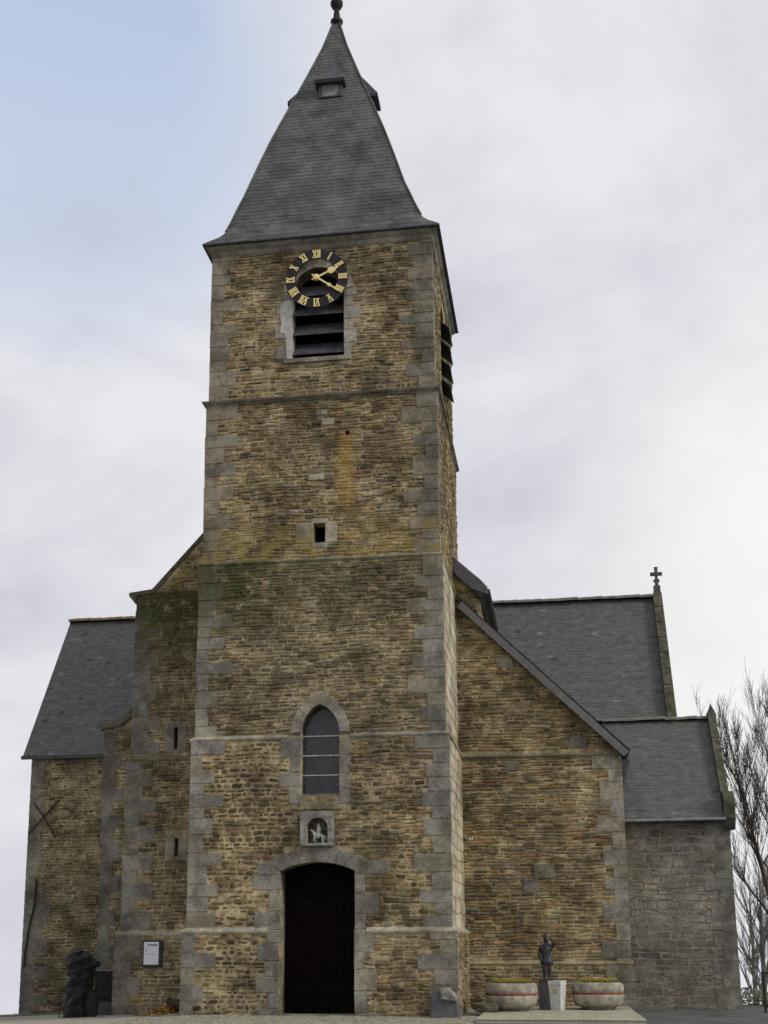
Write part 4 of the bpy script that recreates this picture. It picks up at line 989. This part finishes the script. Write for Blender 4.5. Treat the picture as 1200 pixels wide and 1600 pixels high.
# small infill paving between tower flank and terrace
# ------------------------------------------------------------------ planters, statue, pedestal
def planter(cx, cy, label, red_fl):
    t = thing('planter', (cx, cy, SLZ), label, 'planter', 'round concrete planters beside the statue')
    b = Vector((cx, cy, SLZ)); E_ = 1.13
    pr1 = [(.40, 0), (.42, .05), (.46, .055), (.56, .09), (.625, .17), (.645, .28), (.645, .325)]
    pr2 = [(.645, .375), (.645, .46), (.63, .53), (.595, .575), (.55, .59), (.53, .57), (.52, .46), (.0, .45)]
    mk('bowl', MB().lathe([(r, q * E_) for r, q in pr1 + [(.625, .33), (.625, .37)] + pr2], b, 40), 'concrete', t, smooth=True)
    mk('band', MB().lathe([(.62, .328 * E_), (.638, .328 * E_), (.638, .372 * E_), (.62, .372 * E_)], b, 40), 'red', t)
    mk('soil', MB().lathe([(.0, .57), (.3, .60), (.52, .565), (.52, .50)], b, 24), 'soil', t)
    lv = MB(); fl = MB()
    for k in range(950):
        a = R.uniform(0, 2 * PI); r = .5 * math.sqrt(R.random()); p = b + Vector((r * math.cos(a), r * math.sin(a), .60))
        d = Vector((R.uniform(-1, 1), R.uniform(-1, 1), R.uniform(.5, 1.6))).normalized() * R.uniform(.07, .15); s = d.orthogonal().normalized() * .018
        lv.add([p, p + d * .5 + s, p + d, p + d * .5 - s], [(0, 1, 2, 3)])
    for k in range(170):
        a = R.uniform(0, 2 * PI); r = .5 * math.sqrt(R.random()); p = b + Vector((r * math.cos(a), r * math.sin(a), .68 + R.uniform(0, .08)))
        for q in range(5):
            an = q * 2 * PI / 5 + a; d = Vector((math.cos(an), math.sin(an), .35)) * .034; s = Vector((-math.sin(an), math.cos(an), 0)) * .012
            fl.add([p, p + d * .7 + s, p + d, p + d * .7 - s], [(0, 1, 2, 3)])
    mk('leaves', lv, 'leaf', t, kind='stuff'); mk('flowers', fl, 'petal', t, kind='stuff')
    return t
planter(4.60, -1.95, 'round concrete planter of yellow flowers between tower and statue', 0)
planter(6.72, -.95, 'round concrete planter of yellow flowers between statue and grey chapel wall', 1)
pb = Vector((5.60, -1.35, SLZ))
ped = thing('pedestal', pb, 'tapered grey stone pedestal with small brass plaque under bronze statue', 'pedestal')
PA = math.radians(20)
def prot(x, y, z): return (pb.x + x * math.cos(PA) + y * math.sin(PA), pb.y - x * math.sin(PA) * -1 * -1 + y * math.cos(PA), pb.z + z)
def pedbox(x0, x1, y0, y1, z0, z1, tp=0.0):
    vs = [prot(x0 + tp, y0 + tp, z0), prot(x1 - tp, y0 + tp, z0), prot(x1 - tp, y1 - tp, z0), prot(x0 + tp, y1 - tp, z0), prot(x0, y0, z1), prot(x1, y0, z1), prot(x1, y1, z1), prot(x0, y1, z1)]
    return MB().add(vs, [(0, 1, 5, 4), (1, 2, 6, 5), (2, 3, 7, 6), (3, 0, 4, 7), (4, 5, 6, 7), (3, 2, 1, 0)])
mk('pedestal_block', pedbox(-.30, .05, -.17, .17, 0, .70, .0), 'pedside', ped)
mk('pedestal_front', pedbox(-.01, .30, -.24, .16, 0, .60, .03), 'pedfront', ped)
mk('pedestal_cap', pedbox(-.02, .31, -.25, .17, .605, .71, .0), 'pedfront', ped)
mk('plaque', pedbox(.08, .22, -.256, -.21, .42, .51), 'brass', ped)

def skin(name, mat, base, nodes, edges, label=None, cat=None, root=0, parent=None, sub=2, group=None):
    """one continuous body grown from a jointed skeleton: nodes = (x,y,z,radius)"""
    me = bpy.data.meshes.new(name); me.from_pydata([n[:3] for n in nodes], edges, [])
    o = bpy.data.objects.new(name, me); link(o, parent); o.location = base
    md = o.modifiers.new('Skin', 'SKIN'); md.use_smooth_shade = True
    for i, n in enumerate(nodes):
        s = me.skin_vertices[0].data[i]; rr = n[3]; s.radius = rr if isinstance(rr, tuple) else (rr, rr); s.use_root = (i == root)
    if sub: o.modifiers.new('Subd', 'SUBSURF').levels = sub; o.modifiers['Subd'].render_levels = sub
    me.materials.append(M[mat])
    BASE[o.name] = Vector(base)
    if label: tag(o, label, cat, group)
    return o
# bronze figure, coat to the hips, one hand raised to the brow
sbz = pb + Vector((-.12, .02, .70))
nodes = [(0, 0, .58, .105), (0, 0, .70, .10), (0, 0, .84, .115), (0, .0, .93, .075), (.0, -.01, 1.00, .05), (0, -.02, 1.07, .072), (0, -.025, 1.14, .06),
         (-.075, 0, .50, .075), (-.065, -.015, .30, .055), (-.06, 0, .10, .042), (-.065, -.03, .025, .035), (-.075, -.12, .02, .028),
         (.075, 0, .50, .075), (.065, -.015, .30, .055), (.06, 0, .10, .042), (.065, -.03, .025, .035), (.075, -.12, .02, .028),
         (-.15, .0, .88, .052), (-.18, .0, .72, .043), (-.14, -.09, .58, .034), (-.11, -.13, .53, .03),
         (.15, -.01, .89, .052), (.24, -.07, .98, .042), (.15, -.12, 1.09, .032), (.085, -.12, 1.13, .026)]
edges = [(0, 1), (1, 2), (2, 3), (3, 4), (4, 5), (5, 6), (0, 7), (7, 8), (8, 9), (9, 10), (10, 11), (0, 12), (12, 13), (13, 14), (14, 15), (15, 16), (2, 17), (17, 18), (18, 19), (19, 20), (2, 21), (21, 22), (22, 23), (23, 24)]
nodes = [(a * .95, b * .95, c * .93, r * .95) for a, b, c, r in nodes]
st = skin('statue', 'bronze', sbz, nodes, edges, 'dark bronze standing figure with raised arm on grey pedestal', 'statue')
BASE[st.name] = Vector(sbz)
mk('statue_base', MB().box((sbz.x - .2, sbz.y - .17, sbz.z), (sbz.x + .14, sbz.y + .12, sbz.z + .03)), 'bronze', st)
coat = MB(); prf = [(.165, .41), (.155, .47), (.128, .58), (.119, .67), (.128, .745), (.123, .82), (.076, .875), (.057, .90)]
coat.lathe(prf, sbz, 20, sq=.72); mk('coat', coat, 'bronze', st, smooth=True)
mk('hat', MB().lathe([(.085, 1.055), (.09, 1.062), (.066, 1.07), (.063, 1.11), (.038, 1.135), (.0, 1.14)], sbz + Vector((-.01, -.02, 0)), 16), 'bronze', st, smooth=True)

# niche statuette: pale rider on a horse
nb_ = Vector((0.0, -h[1] + .12, 4.13)); k = 1.0
nodes = [(.10, 0, .20, .060), (.02, 0, .20, .055), (-.07, 0, .21, .058), (-.13, -.01, .28, .036), (-.165, -.015, .335, .032), (-.215, -.02, .315, .022),
         (.125, .03, .10, .028), (.135, .03, .0, .02), (.115, -.035, .10, .028), (.10, -.035, .0, .02), (-.08, .03, .10, .026), (-.08, .03, .0, .018), (-.10, -.035, .11, .026), (-.135, -.04, .055, .018),
         (.0, 0, .31, .05), (.0, 0, .40, .052), (-.005, 0, .455, .025), (-.008, -.005, .495, .034), (.03, -.065, .36, .026), (.07, -.075, .31, .022), (-.03, .06, .36, .026), (-.08, .04, .32, .022), (.02, -.07, .22, .028), (.0, -.085, .12, .022), (.17, 0, .16, .022), (.18, 0, .07, .015)]
edges = [(0, 1), (1, 2), (2, 3), (3, 4), (4, 5), (0, 6), (6, 7), (0, 8), (8, 9), (2, 10), (10, 11), (2, 12), (12, 13), (1, 14), (14, 15), (15, 16), (16, 17), (15, 18), (18, 19), (15, 20), (20, 21), (14, 22), (22, 23), (0, 24), (24, 25)]
skin('statuette', 'palestone', nb_, nodes, edges, 'small pale stone rider on horseback in arched wall niche', 'statuette', root=1)

# ------------------------------------------------------------------ notice board on turret
ny = ty - .16 - .03
nbd = thing('notice_board', (-4.93, ny, 1.12), 'white paper notice board in dark frame hung on turret wall', 'notice board')
mk('frame', MB().prism(rect(-5.22, -4.68, 1.10, 1.80), Vector((0, ny, 0)), X, Z, -Y, -.06, .035, None, .01), 'bluegreen', nbd)
pp = mk('paper', MB().prism(rect(-5.18, -4.77, 1.17, 1.76), Vector((0, ny, 0)), X, Z, -Y, .036, .040), 'paper', nbd)
mk('printed_line', MB().box((-5.08, ny - .0425, 1.66), (-4.80, ny - .0405, 1.70)), 'print', pp)
for q, (a, b) in enumerate(((1.60, .1), (1.55, .1), (1.50, .1))): mk('printed_line', MB().box((-5.15, ny - .0425, a), (-5.10, ny - .0405, a + .018)), 'print', pp)
mk('printed_line', MB().box((-5.17, ny - .0425, 1.435), (-4.80, ny - .0405, 1.443)), 'print', pp)

# ------------------------------------------------------------------ left-hand clutter
# dark hooded wooden sculpture
sx, sy = -6.78, -1.3; s0 = zg(sx, sy)
def lumps(profile, base, n=28, seed=0, amp=.05, freq=4.0):
    mb = MB(); vs = []
    for (cx_, cy_, rx, ry, zz) in profile:
        for k in range(n):
            a = 2 * PI * k / n; p = Vector((cx_ + rx * math.cos(a), cy_ + ry * math.sin(a), zz))
            d = noise.noise(p * freq + Vector((seed, 0, 0))) * amp + noise.noise(p * freq * 2.7 + Vector((0, seed, 0))) * amp * .6
            p += Vector((math.cos(a), math.sin(a), 0)) * d * (1 if rx > .05 else .2); vs.append((p.x + base[0], p.y + base[1], p.z + base[2]))
    m = len(profile)
    mb.add(vs, [(i * n + k, i * n + (k + 1) % n, (i + 1) * n + (k + 1) % n, (i + 1) * n + k) for i in range(m - 1) for k in range(n)] + [tuple(range(n))[::-1], tuple((m - 1) * n + k for k in range(n))])
    return mb
keys = [(-.05, 0, .36, .30, -.05), (-.05, 0, .34, .30, .25), (-.04, 0, .33, .28, .5), (-.02, 0, .31, .27, .75), (.0, 0, .31, .27, .95), (.05, 0, .38, .27, 1.15), (.06, 0, .40, .27, 1.30), (.03, 0, .36, .26, 1.45), (.0, 0, .29, .23, 1.58), (-.01, 0, .18, .15, 1.69), (-.01, 0, .06, .06, 1.74)]
dense = []
for a, b in zip(keys, keys[1:]):
    for q in range(4): dense.append(tuple(u + (v - u) * q / 4 for u, v in zip(a, b)))
dense.append(keys[-1])
sculpt = thing('sculpture', (sx, sy, s0), 'black hooded carved wooden sculpture standing before left buttress', 'sculpture')
mk('body', lumps(dense, (sx, sy, s0), 56, 3, .13, 5.5), 'charcoal', sculpt, smooth=True)
kn = [(.0, 0, .14, .14, -.03), (.02, 0, .17, .16, .2), (.03, 0, .20, .17, .42), (.0, 0, .15, .13, .62), (-.06, 0, .07, .07, .75)]
dn = []
for a, b in zip(kn, kn[1:]):
    for q in range(4): dn.append(tuple(u + (v - u) * q / 4 for u, v in zip(a, b)))
mk('side_lump', lumps(dn, (sx + .36, sy - .05, s0), 24, 8, .05, 6), 'charcoal', sculpt, smooth=True)
mk('hood_brim', lumps([(0, 0, .10, .2, 0), (.02, 0, .13, .24, .06), (.01, 0, .12, .22, .13), (-.03, 0, .05, .1, .2)], (sx + .40, sy, s0 + 1.28), 16, 5, .03, 6), 'charcoal', sculpt, smooth=True)
tag(mk('thin_rod', MB().tube([(sx - .47, sy - .1, s0 - .05), (sx - .46, sy - .1, s0 + .75)], .012, 6), 'iron', base=(sx - .47, sy - .1, s0)), 'thin upright iron rod beside black sculpture', 'rod')
# low dark cabinet against the buttress
cbx = (-6.35, -.42, zg(-6.3, -.4)); cab = thing('cabinet', cbx, 'low dark brown metal cabinet on grey step beside turret', 'cabinet')
mk('cabinet_body', MB().box((-6.66, -.44, cbx[2] + .36), (-6.08, -.07, cbx[2] + 1.14), None, .003), 'cabinet', cab)
mk('cabinet_lid', MB().box((-6.69, -.47, cbx[2] + 1.142), (-6.06, -.068, cbx[2] + 1.18)), 'grey', cab)
mk('cabinet_door', MB().prism(rect(-6.62, -6.12, cbx[2] + .42, cbx[2] + 1.1), Vector((0, -.44, 0)), X, Z, -Y, .002, .014, None, .004), 'cabinet', cab)
mk('step', MB().box((-6.8, -.5, cbx[2] - .1), (-6.05, -.068, cbx[2] + .355), None, .004), 'pedside', cab)
# leaf heap, log and loose stones in the corner by the tower
lf = MB(); LP = [(.55, .34, .05), (.66, .47, .10), (.36, .16, .04), (.22, .11, .04), (.55, .42, .14), (.16, .10, .05)]
for k_ in range(3200):
    u, v = R.gauss(0, .42), R.gauss(0, .26); x, y = -4.25 + u, -1.45 + v
    if y > -.80 or abs(u) > 1.0 or x > -3.45 and y > -3.4 and x > -3.42: continue
    zz = zg(x, y) + .01 + .24 * math.exp(-(u * u / .12 + v * v / .05)) * R.random()
    a = R.uniform(0, 6.28); t = Vector((math.cos(a), math.sin(a), R.uniform(-.5, .5))).normalized() * R.uniform(.035, .075); s = t.cross(Vector((R.uniform(-.5, .5), R.uniform(-.5, .5), 1))).normalized() * R.uniform(.022, .044); c = Vector((x, y, zz))
    lf.add([c - t, c + s, c + t, c - s + Z * R.uniform(-.01, .02)], [(0, 1, 2, 3)], R.choice(LP))
o = mk('fallen_leaves', lf, 'dead', kind='stuff'); tag(o, 'heap of yellow and orange fallen leaves in corner by tower', 'leaves')
lz = zg(-3.9, -1.9)
tag(mk('log', MB().tube([(-4.25, -1.55, lz + .30), (-4.0, -1.75, lz + .27), (-3.78, -1.9, lz + .20), (-3.62, -2.0, lz + .13)], [.075, .09, .085, .08], 10), 'wood', base=(-3.9, -1.8, lz)), 'dark rotten log lying on leaf heap against tower', 'log')
def boulder(name, c, r, seed, label, mat='grey', cat='stone', group=None):
    bm = bmesh.new(); bmesh.ops.create_icosphere(bm, subdivisions=3, radius=1)
    mb = MB()
    for v in bm.verts:
        p = v.co.copy(); m_ = max(abs(p.x), abs(p.y), abs(p.z)); p = p.lerp(p / m_ * .85, .55)
        p *= 1 + .22 * noise.noise(p * 1.7 + Vector((seed, 0, 0))); v.co = Vector((p.x * r[0], p.y * r[1], p.z * r[2])) + Vector(c)
    mb.add([v.co[:] for v in bm.verts], [tuple(v.index for v in f.verts) for f in bm.faces]); bm.free()
    return tag(mk(name, mb, mat, base=(c[0], c[1], c[2] - r[2])), label, cat, group)
boulder('loose_stone', (-3.86, -1.35, zg(-3.9, -1.3) + .40), (.26, .16, .12), 3, 'pale loose stone block behind log in tower corner')
boulder('stone_block', (-3.95, -1.02, zg(-3.9, -1) + .15), (.38, .2, .28), 6, 'squared grey stone block under loose stone in tower corner')
# guard stone at the tower's right corner, with a chipped pale top
gs = MB(); gx, gy_, gz = 3.12, -3.74, 0
gs.prism([(-.34, -.1), (.34, -.1), (.36, .30), (.30, .40), (.10, .62), (-.10, .66), (-.26, .52), (-.33, .25)], Vector((gx, gy_, 0)), X, Z, -Y, -.26, .24, None, .05)
tag(mk('guard_stone', gs, 'pedside', base=(gx, gy_, 0)), 'rough dark grey guard stone at tower corner beside terrace', 'stone')
tag(mk('broken_stone', MB().prism([(-.20, .0), (.16, -.05), (.20, .07), (-.02, .28), (-.24, .26)], Vector((gx + .14, gy_, .42)), X, Z, -Y, .10, .34, None, .04), 'grey', base=(gx + .14, gy_ - .2, .42)), 'pale broken stone lying on dark guard stone', 'stone')
boulder('corner_stone', (4.02, -2.6, SLZ + .10), (.32, .24, .13), 11, 'low flat mossy stone on terrace beside tower corner', 'mossystone')

# ------------------------------------------------------------------ right-hand background: railing, trees, hedge, house
rx = 10.75; ry = -.2
rail = thing('railing', (rx, ry, zg(rx, ry)), 'low dark metal railing at right of grey chapel', 'railing')
for i in range(4): mk('post', MB().box((rx + .1 + i * 1.3 - .03, ry - .03, -.1), (rx + .1 + i * 1.3 + .03, ry + .03, 1.0)), 'iron', rail)
mk('rail', MB().box((rx + .1, ry - .02, .12), (rx + 4.0, ry + .02, .17)), 'iron', rail); mk('rail', MB().box((rx + .1, ry - .02, .93), (rx + 4.0, ry + .02, .98)), 'iron', rail)
def tree(name, base, H, lean, label, mat, seed, spread=.5, r0=.2, depth=6, first=.3, group='bare trees beyond the chapel'):
    rr = random.Random(seed); t = thing(name, base, label, 'tree', group)
    trunk = MB(); crown = MB(); b = Vector(base)
    pts = []; rad = []; n = 9; off_ = Vector((0, 0, 0))
    for i in range(n + 1):
        f = i / n; off_ = Vector((lean * f + .12 * noise.noise(Vector((seed, f * 3, 0))) * H * .12, .1 * noise.noise(Vector((f * 3, seed, 5))) * H * .1, f * H * .8)); pts.append(b + off_); rad.append(r0 * (1 - .86 * f) + .012)
    pts[0] = b - Z * .4
    trunk.tube(pts, rad, 8)
    def branch(p, d, L, r, k):
        m = 4; q = [p]; dd = d.copy(); rs = [r]
        for i in range(m):
            dd = (dd + Vector((rr.uniform(-.16, .16), rr.uniform(-.16, .16), rr.uniform(-.04, .16)))).normalized(); q.append(q[-1] + dd * L / m); rs.append(r * (1 - .75 * (i + 1) / m) + .003)
        crown.tube(q, rs, 5 if k > 3 else 3, cap=False)
        if k <= 0: return
        for i in range(rr.randint(4, 6) if k > 1 else rr.randint(5, 8)):
            j = rr.randint(1, m); e = (q[j] - q[j - 1]).normalized(); ax = Vector((rr.uniform(-1, 1), rr.uniform(-1, 1), rr.uniform(-.2, .9))).normalized()
            nd = (e + ax * rr.uniform(.35, .62)); nd.z += .28; branch(q[j - 1].lerp(q[j], rr.random()), nd.normalized(), L * rr.uniform(.42, .68), max(.004, rs[j] * .58), k - 1)
    nb_ = 13
    for i in range(nb_):
        f = first + (1 - first) * (i / (nb_ - 1)); k = min(n - 1, int(f * n)); p = pts[k].lerp(pts[k + 1], f * n - k)
        a = i * 2.4 + rr.random(); d = Vector((math.cos(a) * spread, math.sin(a) * spread, .75)).normalized(); branch(p, d, H * .34 * (1.15 - .5 * f) * rr.uniform(.8, 1.15), max(.012, rad[k] * .5), depth - 3)
    mk('trunk', trunk, mat, t, smooth=True); mk('crown', crown, mat, t); return t
tree('bare_tree', (13.75, 13, zg(13.75, 13)), 10.4, -1.5, 'tall bare dark tree leaning behind chapel corner', 'bark', 4, .42, .13, 6)
tree('bare_tree', (14.9, 17, zg(14.9, 17)), 11.2, -.4, 'upright bare dark tree right of leaning tree behind chapel', 'bark', 9, .38, .12, 6)
for k_, (x, y, H_) in enumerate(((17.6, 36, 9), (18.9, 41, 9.5), (16.6, 42, 10), (19.9, 37, 9), (18.3, 47, 10), (20.6, 44, 9), (17.4, 52, 10), (21.4, 50, 10), (19.4, 54, 9))):
    tree('far_tree', (x, y, zg(x, y)), H_, .2, 'distant pale slender bare tree beyond the railing', 'bark2', 20 + k_, .5, .16, 5, .08, 'distant pale trees beyond the railing')
hz = zg(22, 58)
hs_ = thing('house', (22, 60, hz), 'distant white house with grey roof beyond pale trees', 'house')
mk('wall', MB().box((20.5, 60, hz - 1), (27, 67, hz + 2.4)), 'render', hs_)
mk('roof', MB().add([(20.2, 59.6, hz + 2.3), (27.3, 59.6, hz + 2.3), (27.3, 67.4, hz + 2.3), (20.2, 67.4, hz + 2.3), (20.2, 63.5, hz + 4.6), (27.3, 63.5, hz + 4.6)], [(0, 1, 5, 4), (2, 3, 4, 5), (1, 2, 5), (3, 0, 4), (0, 3, 2, 1)]), 'slate', hs_)
for x in (21.1, 22.8, 24.6): mk('window', MB().box((x, 59.94, hz + .6), (x + .9, 59.99, hz + 1.8)), 'glass', hs_)
hd = MB()
for k_ in range(9000):
    x = R.uniform(13, 30); y = 33 + R.uniform(-.6, .6); zz = zg(x, y) + abs(R.random()) * (1.25 + .3 * noise.noise(Vector((x, 0, 0))))
    d = Vector((R.uniform(-1, 1), R.uniform(-1, 1), R.uniform(-1, 1))).normalized() * .09; s = d.orthogonal().normalized() * .05; c = Vector((x, y, zz)); hd.add([c - d, c + s, c + d, c - s], [(0, 1, 2, 3)])
hg = thing('hedge', (21, 33, zg(21, 33)), 'low pale green hedge in front of distant trees', 'hedge'); mk('foliage', hd, 'hedge', hg)
print('stones', len(STONES))
